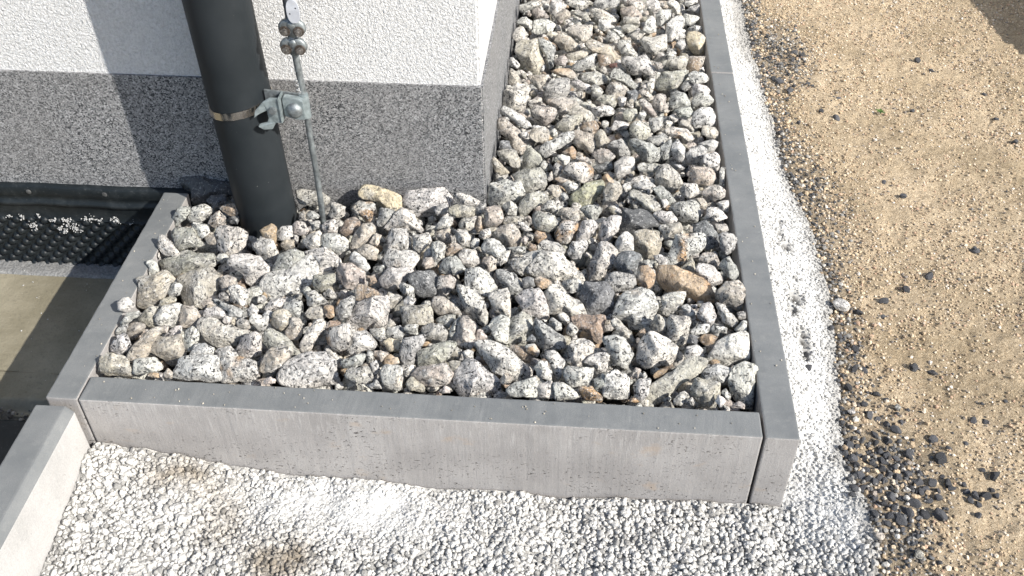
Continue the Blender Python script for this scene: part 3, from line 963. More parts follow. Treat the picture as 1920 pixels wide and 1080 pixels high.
STONES = '''
@A 170 555 5.022
w 255,60 350,5 440,60 425,110 340,150 265,125
g 285,240 345,170 400,120 470,125 480,170 380,240 300,265
p 335,320 370,260 450,240 510,290 480,350 400,420 350,370
t 490,170 560,100 640,110 600,190 640,280 560,290 430,220
s 175,470 230,385 320,355 380,470 370,520 290,560 200,540
g 240,320 300,260 350,280 330,350 240,365
t 30,640 60,570 160,540 290,560 350,620 380,745 30,745
s 405,650 430,600 600,580 670,640 680,690 560,720 410,745
t 345,575 390,480 500,340 640,310 680,350 580,430 530,560 480,610 390,615
t 530,510 600,410 830,380 890,540 830,620 760,655 700,620
p 655,310 700,275 740,300 720,340 670,345
s 670,390 790,290 860,280 860,370 830,390 740,420
s 590,200 700,100 830,55 880,80 820,180 800,280 760,295 640,260
t 840,170 880,90 960,100 1050,210 1000,270 890,300 840,250
s 870,330 960,290 1010,350 1035,420 920,540 890,480
s 1055,170 1080,120 1200,90 1290,140 1290,200 1170,220 1070,210
g 1135,60 1150,15 1290,60 1440,140 1400,200 1280,210 1290,140 1200,90
w 1240,240 1270,190 1330,200 1340,260 1290,275
p 1370,250 1420,205 1480,230 1500,300 1450,310 1390,290
s 1460,130 1520,70 1580,130 1560,190 1490,195
s 1491,240 1530,180 1607,170 1650,250 1600,340 1540,320
s 1000,290 1060,220 1200,230 1260,280 1500,330 1580,380 1420,440 1200,470 1090,410
s 1370,500 1440,390 1540,340 1607,400 1607,530 1560,600 1440,600
s 1180,500 1300,470 1400,560 1330,610 1200,620
s 930,580 980,460 1080,430 1190,480 1150,560 1050,590
s 770,730 850,600 1000,560 1180,580 1220,780 1100,795 780,770
s 1215,650 1260,600 1400,570 1540,630 1560,740 1500,810 1250,800
o 500,745 560,725 640,725 640,770 530,765
p 680,720 730,680 770,720 760,770 690,765
t 631,120 660,50 720,10 800,20 800,55 700,95
@B 490 555 5.022
s 0,130 90,40 180,0 240,20 170,110 80,150 20,150
s 0,200 50,140 110,160 80,240 30,330 0,320
t 85,240 130,150 210,120 280,190 270,260 200,330 110,290
t 210,330 280,210 370,210 400,280 350,410 270,400
g 200,110 280,20 370,50 375,130 350,200 280,190
y 5,420 90,320 190,360 280,430 370,560 290,590 70,500
t 0,620 100,500 200,480 280,520 270,590 200,690 90,755 0,700
s 375,440 440,320 530,210 600,250 590,300 500,430 460,540 390,530
s 430,90 430,-30 500,-60 560,0 630,60 560,90 480,110
t 380,170 450,120 580,90 610,180 560,220 440,210
o 590,110 640,75 690,110 690,190 640,210 600,180
b 590,270 660,230 750,245 740,280 650,320 600,300
g 700,130 740,20 860,0 880,60 830,180 740,240
s 800,250 900,90 1040,15 1190,20 1200,130 1160,300 1040,290 980,320 860,300
s 610,390 660,310 810,260 840,370 810,480 720,530 640,470
s 820,450 860,350 980,320 1090,440 1060,490 960,510 870,560 820,510
s 1020,310 1160,300 1170,400 1120,430 1050,380
s 600,520 620,490 700,540 750,590 720,620 640,560
s 165,740 260,630 440,540 580,540 680,610 740,720 790,850 400,845 200,820
g 740,760 770,670 900,680 980,670 1060,760 1010,820 800,810
g 750,600 850,560 970,550 980,660 900,680 770,670
s 980,560 1010,500 1060,550 1050,610 1000,640
s 1030,640 1080,600 1110,680 1070,770 1040,720
b 1050,510 1130,480 1200,540 1150,640 1060,570
o 1160,580 1220,540 1300,590 1340,640 1200,660 1150,640
c 1140,440 1220,400 1300,420 1330,470 1280,530 1200,510
g 1170,360 1200,300 1300,280 1360,340 1300,420 1200,410
s 1130,720 1180,660 1290,660 1350,760 1350,890 1190,880 1140,800
s 1290,700 1340,650 1440,660 1430,740 1350,790
t 1360,830 1420,760 1540,850 1520,900 1380,890
g 1300,540 1360,400 1520,370 1530,420 1460,560 1440,640 1350,640
s 1330,300 1400,270 1470,280 1470,360 1400,360
y 1290,110 1450,90 1560,80 1607,160 1600,270 1350,270 1330,160
s 1340,40 1390,0 1450,40 1440,110 1350,100
t 1130,20 1200,-30 1320,10 1310,70 1200,130
p 30,790 90,750 150,790 140,825 30,825
g 1000,840 1080,790 1140,870 1040,870
y 1180,290 1210,210 1270,270 1200,310
@C 810 555 5.022
p 0,100 20,10 110,0 260,130 270,180 190,150 60,180
y 40,230 130,160 220,170 210,250 160,310
p 205,410 280,190 350,185 400,290 400,420 360,500 230,450
g 130,410 200,250 260,190 250,270 210,400
g -110,300 0,260 70,270 150,340 110,430 -60,400
p 410,390 440,320 490,310 520,380 500,420 430,440
s 250,-80 400,-60 540,40 550,190 480,280 380,210 300,110
s 520,0 620,-60 700,-60 735,60 720,200 650,170 570,200 540,80
s 520,280 580,220 650,180 720,230 740,370 700,460 620,430
y 720,230 850,150 920,200 950,330 870,460 740,450
s 790,20 880,-50 1000,-60 1060,30 1090,130 1080,210 1000,200 900,180
d 880,420 940,360 980,400 960,450
s 880,470 960,450 1010,520 980,570 900,520
b 720,500 760,460 870,480 930,560 900,620 800,590
g 940,250 970,190 1080,270 1240,390 1230,470 1060,520 1000,440
s 410,450 560,420 680,470 790,580 920,680 900,760 790,790 600,710 480,590
t 620,790 700,720 770,770 720,830 640,830
s 160,820 320,610 400,610 520,680 620,790 640,910 600,935 290,925
s 685,890 760,810 960,770 1010,800 980,950 750,940
s 980,830 1060,790 1150,800 1170,960 1000,950
s 1150,830 1240,820 1340,880 1420,960 1400,980 1170,970
w 970,690 980,570 1080,580 1130,700 1110,790 1000,760
s 1070,550 1160,510 1250,620 1200,810 1140,760 1120,640
s 1100,250 1130,200 1230,250 1220,320 1160,320
s 1190,180 1240,155 1300,210 1290,255 1220,240
s 1240,320 1310,250 1380,250 1390,320 1320,370 1250,370
s 1240,490 1330,400 1420,400 1520,470 1500,560 1400,660 1270,640
s 1225,720 1280,670 1400,680 1520,690 1500,830 1370,870 1280,820
s 1420,620 1560,530 1660,560 1650,690 1530,700
b 1310,210 1430,180 1607,200 1650,300 1600,470 1500,400 1380,320
s 1380,870 1510,840 1607,940 1607,985 1430,975
g 1520,800 1610,730 1700,820 1660,930 1550,900
y 0,460 150,430 220,450 160,580 60,620 -70,700 -160,680 -130,530
y 170,540 230,460 280,500 270,560 200,570
s 290,540 340,500 390,530 380,600 300,600
t 160,620 290,600 290,660 200,730
p -190,740 -90,650 100,630 200,730 150,810 20,850 -150,810
p 70,890 110,840 170,870 170,910 80,910
s 1090,10 1130,-80 1210,-95 1320,0 1400,60 1430,170 1310,195 1250,150 1110,155
@D 1130 555 5.022
d -220,20 -150,-120 20,-130 100,-20 110,120 50,190 -150,160
s 100,200 140,70 240,-40 350,-90 440,-30 520,110 450,220 420,320 260,300 240,220
m 440,10 500,10 520,60 480,80
y 90,250 150,215 215,290 320,430 310,470 220,410 100,290
b 330,330 400,290 400,400 360,420
s 310,560 360,450 450,350 500,350 690,480 710,560 600,640 400,670 310,620
s 10,410 120,380 200,400 290,560 300,640 260,740 200,740 100,650
s 0,870 60,740 130,700 240,790 240,950 150,980 0,940
p 250,750 310,670 360,700 330,770 260,780
s 350,750 390,710 420,750 400,775
s 290,850 350,780 440,790 430,900 370,990 310,960
o 480,740 560,680 620,690 600,730 500,780
y 405,900 480,820 620,740 800,600 970,630 900,740 750,850 520,1000 430,1000
s 530,140 560,20 650,-50 780,-30 740,80 640,190 570,180
t 450,290 510,170 600,220 590,360 500,330
s 600,250 640,190 800,200 820,260 780,420 720,480 640,430
s 740,110 800,80 870,160 850,210 780,190
s 820,80 890,80 890,120 840,130
s 890,170 940,80 1010,60 1065,180 1020,270 940,260
s 1070,80 1140,80 1270,230 1220,290 1130,240
p 1260,160 1320,140 1380,180 1350,220 1290,220
s 1240,320 1300,230 1390,230 1410,300 1370,360
s 820,330 900,270 1010,270 1000,340 860,370
s 1010,320 1060,270 1190,300 1160,350 1050,350
o 890,410 960,360 1110,370 1120,390 1050,440 980,470
d 790,440 820,370 890,380 880,460
s 750,560 780,480 870,460 950,510 900,570 790,610
w 985,590 1100,440 1200,370 1320,340 1400,400 1420,480 1390,610 1250,620 1170,680 1060,640
s 930,740 1000,660 1090,640 1190,690 1200,760 1150,840 1010,810
s 1180,800 1230,690 1340,620 1430,680 1470,760 1500,980 1440,1050 1350,1050 1190,900
y 820,900 900,780 1000,810 1090,830 1100,930 1050,1040 950,1040
w 1060,990 1090,930 1170,990 1100,1050
s 660,980 710,910 760,900 820,950 740,1030 670,1020
s 780,990 840,950 860,1000 850,1040
p 1190,1050 1280,990 1330,1020 1330,1060
s 1110,910 1160,870 1190,930 1180,990
s 230,980 300,960 350,1000 220,995
@E 170 345 5.022
k 865,-50 1370,-60 1380,110 1200,160 930,170 880,150
d 1090,150 1140,115 1260,100 1280,160 1190,215 1110,190
g 770,300 800,230 880,195 935,215 930,270 870,340 820,400 780,370
s 900,330 960,230 1050,195 1140,240 1130,300 1060,340 970,360
b 1110,370 1130,310 1180,240 1220,250 1270,330 1270,390 1170,415
b 1200,220 1380,170 1400,270 1300,310 1260,290
d 1300,300 1370,280 1410,330 1380,380 1310,370
s 950,380 1010,345 1110,400 1120,450 1040,510 960,440
t 1050,510 1120,460 1210,480 1190,570 1120,570
s 1195,440 1270,400 1390,395 1470,480 1450,570 1330,670 1270,660 1200,600
y 760,470 810,410 950,420 1010,520 1080,570 1060,600 850,625 800,570
s 620,590 650,490 700,490 760,560 830,640 770,690 700,670
w 535,640 590,600 640,660 660,700 560,710
w 500,860 530,730 590,710 640,800 600,860
y 620,730 800,680 950,610 1170,640 1190,770 1100,800 960,860 780,840
y 820,890 950,830 1120,790 1190,880 1180,1020 1060,1170 900,1110 840,1000
t 400,1020 440,900 560,870 690,830 780,900 740,990 650,1080 560,1170 450,1130
s 720,1020 790,920 860,960 850,1060 750,1060
s 1170,700 1230,650 1310,690 1260,740 1190,745
s 1270,760 1400,640 1500,620 1607,670 1680,760 1670,870 1530,980 1430,880
p 1210,900 1290,850 1370,900 1350,960 1260,1010
s 1310,980 1390,950 1500,1010 1510,1080 1440,1150 1330,1100
s 1190,1040 1250,1015 1310,1060 1290,1100 1200,1090
s 1500,560 1600,500 1700,540 1770,650 1720,740 1640,740 1500,610
@F 490 345 5.022
o -10,440 100,370 140,420 130,560 20,500
s 135,460 200,395 280,400 300,490 220,530 150,520
t 170,570 220,530 300,530 315,590 230,625
p 295,390 350,355 430,360 465,440 370,490 310,460
s 380,540 480,470 540,440 570,500 560,600 440,605
g 450,360 540,345 560,400 490,445
s 550,400 580,350 690,335 720,400 700,460 580,450
y 320,50 500,65 640,110 660,150 600,220 450,190 360,180
s 640,270 660,190 740,165 800,200 800,280 730,330 660,310
b 740,440 800,330 870,310 930,380 870,480 790,490
g 410,290 470,250 550,290 540,330 430,330
s 850,240 930,170 1050,180 1085,300 1060,400 960,360
c 920,90 980,10 1130,40 1310,110 1290,260 1200,250 1090,160 940,140
s 1310,180 1400,80 1520,50 1700,60 1800,140 1790,230 1700,330 1560,320 1400,260
s 1150,420 1330,230 1450,280 1550,430 1560,480 1400,430 1200,430
s 1180,520 1230,420 1380,420 1430,600 1420,640 1200,620
s 1430,500 1560,460 1600,540 1490,655 1440,600
s 1130,720 1200,620 1430,640 1490,700 1400,790 1200,790
w 1100,900 1200,790 1390,790 1440,830 1340,940 1260,1010 1150,970
g 1090,380 1120,230 1200,240 1270,270 1150,400
t 820,610 870,480 950,380 1040,385 1080,440 990,560 880,640 830,680
t 1010,550 1080,460 1130,490 1090,590
t 880,640 1000,570 1100,620 1080,720 980,700
w 830,720 880,640 960,690 1040,790 1000,860 900,780
s 570,570 590,480 700,470 820,540 810,600 720,655 580,610
s 410,650 500,600 600,605 720,690 740,770 630,850 540,840 500,740
g 100,790 160,680 290,610 400,660 390,700 190,820 120,830
s 0,930 60,850 200,810 420,680 500,740 530,820 480,920 330,1020 150,1060 20,1060
y 470,930 500,860 680,850 690,920 570,1020
p 700,870 760,770 850,755 960,830 980,940 900,1000 780,1010 720,950
b 880,1000 930,950 1010,960 1130,1040 1100,1090 900,1090
g 380,1000 430,960 480,1010 420,1070
g 580,1020 650,990 710,1050 680,1080 590,1080
s 1300,960 1340,930 1440,980 1430,1070 1400,1080 1310,1010
d 1380,880 1480,830 1607,820 1660,900 1640,1030 1520,1060 1440,1010
p 1500,770 1540,700 1607,690 1640,760 1550,810
g 1050,780 1150,770 1170,850 1060,840
b 990,870 1060,870 1090,920 1020,960
s 1520,650 1607,590 1640,700 1540,700
t 360,290 400,240 420,340 360,345
@G 810 345 5.022
s 180,70 320,100 460,160 410,210 270,180 200,130
s 520,120 560,10 700,-60 840,-20 880,80 800,150 700,200 600,220 530,180
s 660,210 740,160 800,220 790,300 720,290
y 800,150 880,100 1000,75 1110,130 1100,160 1000,220 940,260 870,340 810,240
s 1010,190 1090,150 1140,160 1190,240 1150,280 1030,250
y 950,360 960,290 1020,265 1160,280 1200,380 1090,455 990,410
p 1190,250 1280,220 1380,230 1385,320 1340,360 1210,330
s 1170,470 1220,360 1290,340 1370,380 1340,520 1240,565 1190,530
t 1060,60 1100,0 1180,20 1220,80 1180,120 1080,90
n 1290,190 1320,90 1420,40 1440,-10 1600,-20 1610,60 1500,190 1410,225
s 1230,10 1290,-30 1370,10 1370,80 1290,95
w 1215,90 1260,75 1285,130 1240,160
g 1390,230 1500,200 1607,220 1607,280 1500,350 1410,320
s 1380,440 1420,350 1500,350 1560,400 1450,560 1370,530
s 1270,650 1330,550 1440,530 1470,590 1390,720 1320,710
s 1475,890 1500,700 1560,560 1640,550 1740,640 1730,760 1640,840 1530,930
s 1560,500 1600,380 1680,290 1770,320 1750,450 1650,540 1590,540
s 820,370 860,360 950,440 900,460 840,430
t 550,450 620,390 760,385 830,470 820,570 740,600 650,540
y 640,360 700,310 860,310 870,345 790,385 650,385
p 490,370 500,240 580,205 640,230 670,320 600,400 520,400
o 400,380 430,310 470,310 500,410 430,450
y 240,370 290,320 390,330 400,400 350,435 270,420
t 150,220 250,195 400,220 400,300 280,320 170,280
g 400,280 440,190 515,175 510,230 450,300
s 430,490 480,430 540,420 555,480 500,530
s 220,490 250,435 320,430 370,490 350,560 290,595 240,560
s 330,570 400,510 440,520 440,570 380,615
s 460,600 510,530 590,515 680,590 690,640 600,680 480,630
s 600,700 680,640 730,635 700,720 630,790
o 960,490 980,440 1060,460 1080,500 1000,560
p 830,540 870,480 910,520 870,580
b 900,610 920,550 990,590 990,630 930,640
g 1010,570 1080,530 1190,560 1250,610 1230,650 1080,650
b 120,630 150,580 220,550 290,610 170,670 125,680
w 250,670 320,620 400,630 455,690 440,760 380,810 300,760
p 460,760 490,680 560,670 610,720 600,790 530,840
s 690,740 760,680 900,650 1040,630 1050,680 920,790 850,870 740,800
s 890,830 950,750 1060,660 1200,655 1380,730 1450,900 1440,960 1200,890 1150,950 1040,880
o 950,900 1010,870 1110,910 1140,960 1020,990
g 60,790 110,700 220,680 310,800 200,850 80,850
s 290,900 340,820 440,790 560,880 605,980 500,1050 370,1010 310,960
g 580,850 640,810 760,850 840,930 830,1020 740,1070 640,960
d 850,900 900,870 950,890 970,960 860,970
p 40,980 60,880 160,860 230,900 200,970 130,1030
s 0,560 60,540 120,590 110,690 50,760 0,790
t 20,460 80,420 160,430 180,550 130,570 60,520
w 10,440 100,310 190,320 190,380 110,420
s 10,250 90,180 150,200 140,270 60,300
s 1220,930 1350,890 1420,940 1410,1000 1300,1040 1260,1000
g 700,600 800,590 880,590 880,650 780,660
@H 1130 345 5.022
t 0,60 60,-10 150,10 205,90 140,180 30,150
s 180,20 250,-20 280,40 220,75
s 270,20 400,-40 500,20 430,100 350,60
y 260,130 270,60 330,60 440,140 560,190 560,240 490,270 400,230 340,160
w 550,150 600,140 620,190 580,230
g 470,50 560,20 640,100 680,160 600,200 520,110
s 720,60 780,0 880,0 920,80 830,130 760,110
p 930,100 960,30 1060,10 1150,60 1140,120 1040,160
w 1070,180 1140,160 1225,150 1220,210 1180,270 1120,240
s 960,320 1010,230 1080,225 1190,320 1100,370
k 140,420 180,190 340,210 440,290 540,400 420,400 280,470 200,480
w 120,560 200,460 240,450 290,520 280,640 160,640
s 470,290 540,250 640,270 700,330 660,375 560,370
y 520,420 560,385 720,370 750,430 700,490 600,525
g 620,230 720,180 860,140 900,200 920,290 860,350 760,360 680,280
t 880,150 940,130 990,200 960,240 900,230
t 300,560 320,470 410,430 510,470 550,560 540,650 430,700 320,640
d 850,400 940,350 1040,370 1090,500 1080,570 970,640 940,520 860,470
p 1060,380 1150,380 1190,430 1130,480 1080,470
s 650,590 700,490 790,480 930,490 960,580 920,640 800,680 720,780 620,770 610,700
s 480,680 540,660 610,720 600,790 530,780
d 100,780 150,670 250,620 370,680 330,740 310,860 200,840
s 340,740 430,710 490,800 420,800
o 320,920 350,790 420,770 490,860 480,930 430,980 340,960
p 210,850 260,790 300,840 290,880
g 20,940 60,840 150,830 290,870 310,950 230,990 120,1030 30,1000
t 750,780 830,670 880,740 870,820 780,830
p 880,740 890,670 1000,640 1060,670 1110,750 1070,800 990,760
g 1100,490 1160,460 1250,460 1270,530 1220,640 1170,670 1110,600
g 1090,780 1190,680 1240,750 1285,840 1270,890 1210,900
s 880,830 920,760 1060,770 1130,890 1110,930 1020,960
r 510,900 540,790 700,790 900,870 980,930 1020,1020 1010,1090 880,1090 700,1050 560,980
p 1050,1000 1150,930 1270,920 1330,990 1340,1090 1270,1190 1170,1150 1080,1080
w 110,260 150,230 175,270 150,300
@I 900 170 6.173
s 260,120 300,0 420,-100 560,-60 560,130 460,240 340,210 270,190
p 560,130 620,60 710,100 700,150 580,220
w 240,210 290,190 400,240 500,300 600,390 530,460 430,420 340,310 250,290
p 215,430 230,350 290,330 380,400 460,470 470,540 620,610 590,650 480,730 400,700 350,590 240,510
y 175,700 260,680 380,680 470,790 460,890 380,880 260,810
t 150,830 170,770 250,850 330,940 230,980 160,900
y 490,920 510,730 590,660 690,730 720,840 640,900 560,930
w 465,490 500,470 550,490 540,540 480,530
t 560,530 620,450 740,420 800,480 790,560 740,610 640,580
p 590,250 660,170 730,200 800,200 870,230 880,350 820,420 770,440 690,390 610,310
y 870,400 970,320 1080,290 1170,280 1185,340 1110,440 1000,475 890,450
s 680,660 860,530 1060,480 1090,560 900,680 770,780 700,720
p 770,100 950,70 1130,130 1000,230 930,310 870,230 780,150
y 980,260 1130,170 1260,210 1330,310 1230,380 1190,310 1060,290
b 1150,440 1210,380 1320,360 1380,430 1300,500 1220,500
t 1050,480 1140,460 1330,530 1360,660 1250,720 1140,650 1080,570
t 1320,520 1400,440 1500,580 1430,660 1360,650
s 1290,220 1330,170 1430,150 1560,220 1540,280 1380,300 1310,270
y 1330,110 1440,50 1550,60 1580,150 1540,190 1420,140
o 940,710 1060,640 1110,700 1100,780 1040,790
w 890,760 950,740 1040,770 1020,840 960,870 910,820
s 960,950 1050,850 1200,830 1310,920 1310,990 1200,1060 1080,1020
p 1110,800 1160,750 1250,780 1300,860 1200,830
p 1290,740 1360,690 1460,680 1580,760 1500,810 1400,840
y 380,980 530,920 680,910 760,1000 760,1080 600,1200 480,1160
o 850,1030 930,1000 1100,1070 1120,1130 950,1090
o 1410,1010 1480,940 1540,1040 1560,1100 1480,1130 1430,1080
p 780,1010 830,920 840,1020 800,1050
s 700,880 740,790 780,850 770,930 730,930
g 830,880 880,820 960,890 900,1000 850,960
p 480,240 530,205 580,270 550,310
s 800,480 860,430 900,500 860,540 820,540
d 210,560 330,590 370,680 220,690
d 1310,880 1390,840 1500,800 1540,900 1400,960 1340,920
w 560,430 620,400 700,410 740,430 640,450
@J 1130 170 6.173
g 770,130 800,20 870,-20 950,50 1010,130 1000,180 880,200 800,190
s 1030,110 1100,30 1230,50 1300,120 1220,190 1120,190 1050,170
s 1030,370 1060,270 1150,200 1240,210 1300,290 1290,390 1170,420 1070,440
g 790,210 1000,190 1050,260 970,320 880,300
p 570,130 640,40 730,60 730,150 790,190 740,260 650,230 590,190
p 430,120 490,110 560,170 620,280 580,310 500,240 440,180
s 165,100 210,65 270,90 260,160 220,200 180,150
t 290,170 310,110 350,95 360,160 340,195
t 370,190 380,120 420,115 420,170
y 230,270 290,210 380,220 400,290 330,360 260,330
w 400,320 420,240 490,250 500,290 450,350
y 260,520 320,420 400,350 500,380 545,460 510,590 400,590 290,570
g 320,640 350,570 500,600 620,630 700,710 660,800 540,840 460,800 380,700
s 700,470 800,430 970,450 1060,550 1010,620 930,560 780,530
s 800,620 880,560 970,620 960,760 900,850 830,800 790,720
g 680,640 790,560 800,700 760,790 700,800 670,720
s 690,390 740,340 810,370 780,420 710,430
s 770,300 830,275 890,330 830,370
y 880,400 920,340 990,350 1050,450 1010,470 940,440
t 1140,500 1180,410 1290,430 1365,510 1310,575 1230,540
s 960,750 1000,660 1120,640 1200,700 1150,880 1080,870 980,830
w 1110,620 1250,570 1350,580 1360,650 1300,720 1200,710
s 1170,840 1180,750 1300,710 1360,800 1330,930 1250,900
p 970,940 1000,870 1140,880 1280,920 1300,1020 1240,1100 1080,1090 990,1010
s 1340,960 1380,870 1430,900 1440,1030 1420,1140 1350,1100
y 610,1000 680,880 760,850 870,970 930,1090 800,1180 650,1150
w 500,940 530,870 620,930 550,1000
y 380,880 430,830 690,860 620,920 400,960
w 130,830 250,760 350,800 370,900 300,970 170,1030 150,920
s 90,440 150,350 290,380 300,420 180,470
g 50,650 130,580 220,560 320,690 300,770 200,750
s 290,1080 340,1000 450,985 540,1040 560,1100 450,1160 310,1150
s 820,850 900,860 950,900 880,920
g 540,330 680,300 700,400 600,480 540,440
g 530,540 700,500 780,550 650,640 520,600
@K 930 0 6.173
p 400,150 470,80 560,130 620,210 600,240 480,220
g 270,60 380,20 500,20 520,60 400,110 290,150
s 530,20 620,0 610,130 560,100
w 620,150 640,0 750,0 750,110 680,170
s 770,30 850,0 1080,0 1090,60 990,120 860,90
g 1110,60 1180,-10 1420,-10 1430,60 1340,120 1180,90
s 220,260 350,180 420,240 400,340 330,310
w 190,420 230,330 320,300 400,400 330,480 250,510
s 410,360 450,250 550,220 690,280 640,360 500,400
t 200,600 260,500 460,460 540,620 570,770 480,880 380,830 290,770
s 140,690 200,660 280,750 240,790 160,760
y 150,780 250,840 300,940 200,990 150,960
g 480,490 560,460 680,550 700,640 670,800 600,800 560,650
t 670,190 790,110 860,150 860,210 720,240
y 880,160 950,130 1070,150 1110,220 1070,260 960,200
s 1060,100 1200,100 1340,180 1390,230 1330,270 1150,200
w 1180,320 1200,230 1310,240 1330,320 1250,360
t 660,490 740,350 840,430 980,540 970,590 850,590 750,560
p 800,390 900,300 1120,290 1150,400 1060,480 960,470
t 1030,500 1130,470 1300,530 1440,640 1400,700 1330,740 1200,620 1090,600
b 1180,640 1320,640 1320,740 1200,780
p 670,700 780,640 830,700 790,760 700,760
s 880,800 940,700 1040,660 1160,630 1150,760 1000,820
t 780,620 990,590 1070,600 1050,650 920,700 810,650
o 620,830 800,780 880,820 960,880 900,930 750,880
t 360,890 560,870 580,950 500,1070 440,980
g 560,1080 620,880 830,930 850,1060 700,1180 580,1160
y 950,910 1040,840 1160,830 1290,900 1290,960 1100,980
s 840,960 960,930 1100,990 1080,1080 960,1040
g 1090,1010 1150,970 1240,1060 1190,1120 1100,1080
g 1310,840 1400,780 1530,880 1607,960 1700,1000 1650,1080 1500,1010 1320,900
s 1380,560 1420,480 1540,470 1607,560 1650,640 1500,660
p 1280,1030 1340,960 1440,950 1520,1040 1440,1150 1290,1140
s 1270,470 1310,350 1440,440 1390,500
s 1330,330 1380,330 1480,400 1450,430
t 580,400 640,360 700,400 650,470
m 1310,750 1420,710 1400,780 1330,790
y 1190,820 1220,740 1290,800 1250,860
@L 1110 0 6.173
p 330,80 470,50 580,180 520,230 350,170
p 360,60 460,-20 600,30 620,80 540,120
y 370,290 360,200 540,200 540,290 430,280
s 620,30 700,-20 800,50 790,120 720,160 650,110
w 590,340 640,230 700,170 730,250 740,370 650,390
s 740,180 800,120 900,120 910,190 820,300 750,290
w 870,40 940,-10 1020,60 1020,160 940,160
s 1050,30 1200,-20 1220,30 1100,80
g 1110,90 1230,50 1290,110 1270,170 1180,150
w 1060,210 1080,165 1250,200 1190,260 1130,300 1060,260
w 850,310 920,220 1000,180 1060,240 1040,330 1080,420 900,480 850,440
s 1090,340 1200,290 1290,320 1300,400 1180,370
c 1100,460 1120,380 1220,370 1300,440 1330,540 1320,640 1200,640 1130,560
b 1100,800 1130,660 1300,660 1290,740 1220,820 1150,830
w 560,460 620,440 700,440 840,410 860,560 780,620 720,720 640,600 580,520
s 270,540 320,470 440,470 560,560 620,590 500,660 350,640
s 340,740 360,660 520,670 600,640 700,770 760,860 640,900 480,860
y 730,960 860,800 1090,820 1100,890 1000,1000 860,1040 750,1030
y 850,760 900,670 1110,640 1110,730 1050,800 900,790
s 820,660 920,560 990,620 960,680
s 960,520 1000,450 1070,460 1100,520 1030,580
s 1110,870 1200,820 1340,870 1350,930 1220,970 1170,960
w 1240,800 1290,770 1300,820
g 1030,1010 1080,930 1150,930 1150,1000 1080,1060
s 640,990 670,900 720,920 720,1010 670,1060
s 1150,1080 1170,990 1340,980 1370,1050 1290,1130 1190,1130
p 530,1020 620,1040 680,1100 740,1150 640,1170 560,1080
d 410,1060 500,1040 540,1090 490,1180 400,1150
p 590,150 650,120 660,180 620,190
y 440,420 500,370 600,390 540,530 480,480
p 720,720 780,710 830,770 760,810
y 330,310 450,280 540,320 400,400
'''

# ================================================================ stones of the bed
TONE = {'s': ((.63, .62, .60), 1.0), 'g': ((.43, .435, .425), 1.0), 'd': ((.20, .21, .22), .8), 'w': ((.70, .69, .67), .65), 't': ((.48, .445, .385), .65),
        'p': ((.51, .465, .43), .75), 'o': ((.48, .36, .25), .5), 'b': ((.38, .30, .235), .75), 'y': ((.44, .43, .385), .7), 'c': ((.62, .54, .41), .45),
        'k': ((.11, .115, .125), .5), 'm': ((.17, .09, .08), .3), 'n': ((.42, .42, .31), .6), 'r': ((.45, .35, .25), .55)}
TWORD = {'s': 'pale speckled', 'g': 'grey speckled', 'd': 'dark grey', 'w': 'whitish', 't': 'tan', 'p': 'pinkish', 'o': 'orange', 'b': 'brown',
         'y': 'greenish beige', 'c': 'creamy yellow', 'k': 'slate black', 'm': 'maroon', 'n': 'moss-tinged', 'r': 'rust-streaked'}

def read_stones(txt):
    out = []
    ox = oy = 0; s = 1
    for ln in txt.strip().splitlines():
        if ln[0] == '@':
            _, a, b, c = ln.split(); ox, oy, s = float(a), float(b), float(c)
            continue
        t, *ps = ln.split()
        p = np.array([[float(q) for q in w_.split(',')] for w_ in ps]) / s + (ox, oy)
        x, y = p[:, 0], p[:, 1]
        x2, y2 = np.roll(x, -1), np.roll(y, -1)
        cr = x * y2 - x2 * y
        A = cr.sum() / 2
        cx = ((x + x2) * cr).sum() / (6 * A); cy = ((y + y2) * cr).sum() / (6 * A)
        out.append(dict(t=t, p=p, A=abs(A), c=np.array([cx, cy])))
    return out

def radial(p, c, n=120):
    """distance from c to the outline for n angles"""
    th = np.arange(n) * 2 * math.pi / n
    R = np.zeros(n)
    q = p - c
    for i in range(len(q)):
        a, b = q[i], q[(i + 1) % len(q)]
        e = b - a
        for k, t in enumerate(th):
            d = np.array([math.cos(t), math.sin(t)])
            den = d[0] * e[1] - d[1] * e[0]
            if abs(den) < 1e-9: continue
            s = (a[0] * e[1] - a[1] * e[0]) / den
            u = (a[0] * d[1] - a[1] * d[0]) / den
            if s > 0 and -1e-6 <= u <= 1 + 1e-6: R[k] = max(R[k], s)
    R[R == 0] = R[R > 0].mean()
    R = 0.2 * np.roll(R, 1) + 0.6 * R + 0.2 * np.roll(R, -1)
    return R

def rock_unit(base, seed, planes=12, hmin=0.47, hmax=0.82, face_view=True):
    r = np.random.default_rng(seed)
    v = base.copy()
    if face_view: v = v / (np.abs(v) ** 3).sum(1)[:, None] ** (1 / 3) * np.array([0.97, 0.97, 0.92])
    for _ in range(planes):
        d = r.normal(size=3)
        if face_view: d[2] = math.copysign(max(abs(d[2]), 0.75 * np.linalg.norm(d[:2])), d[2] if r.random() < 0.25 else 1)
        d /= np.linalg.norm(d)
        h = r.uniform(hmin, hmax)
        s = v @ d
        v = v - np.outer(np.maximum(s - h, 0) * 1.0, d)
    return v

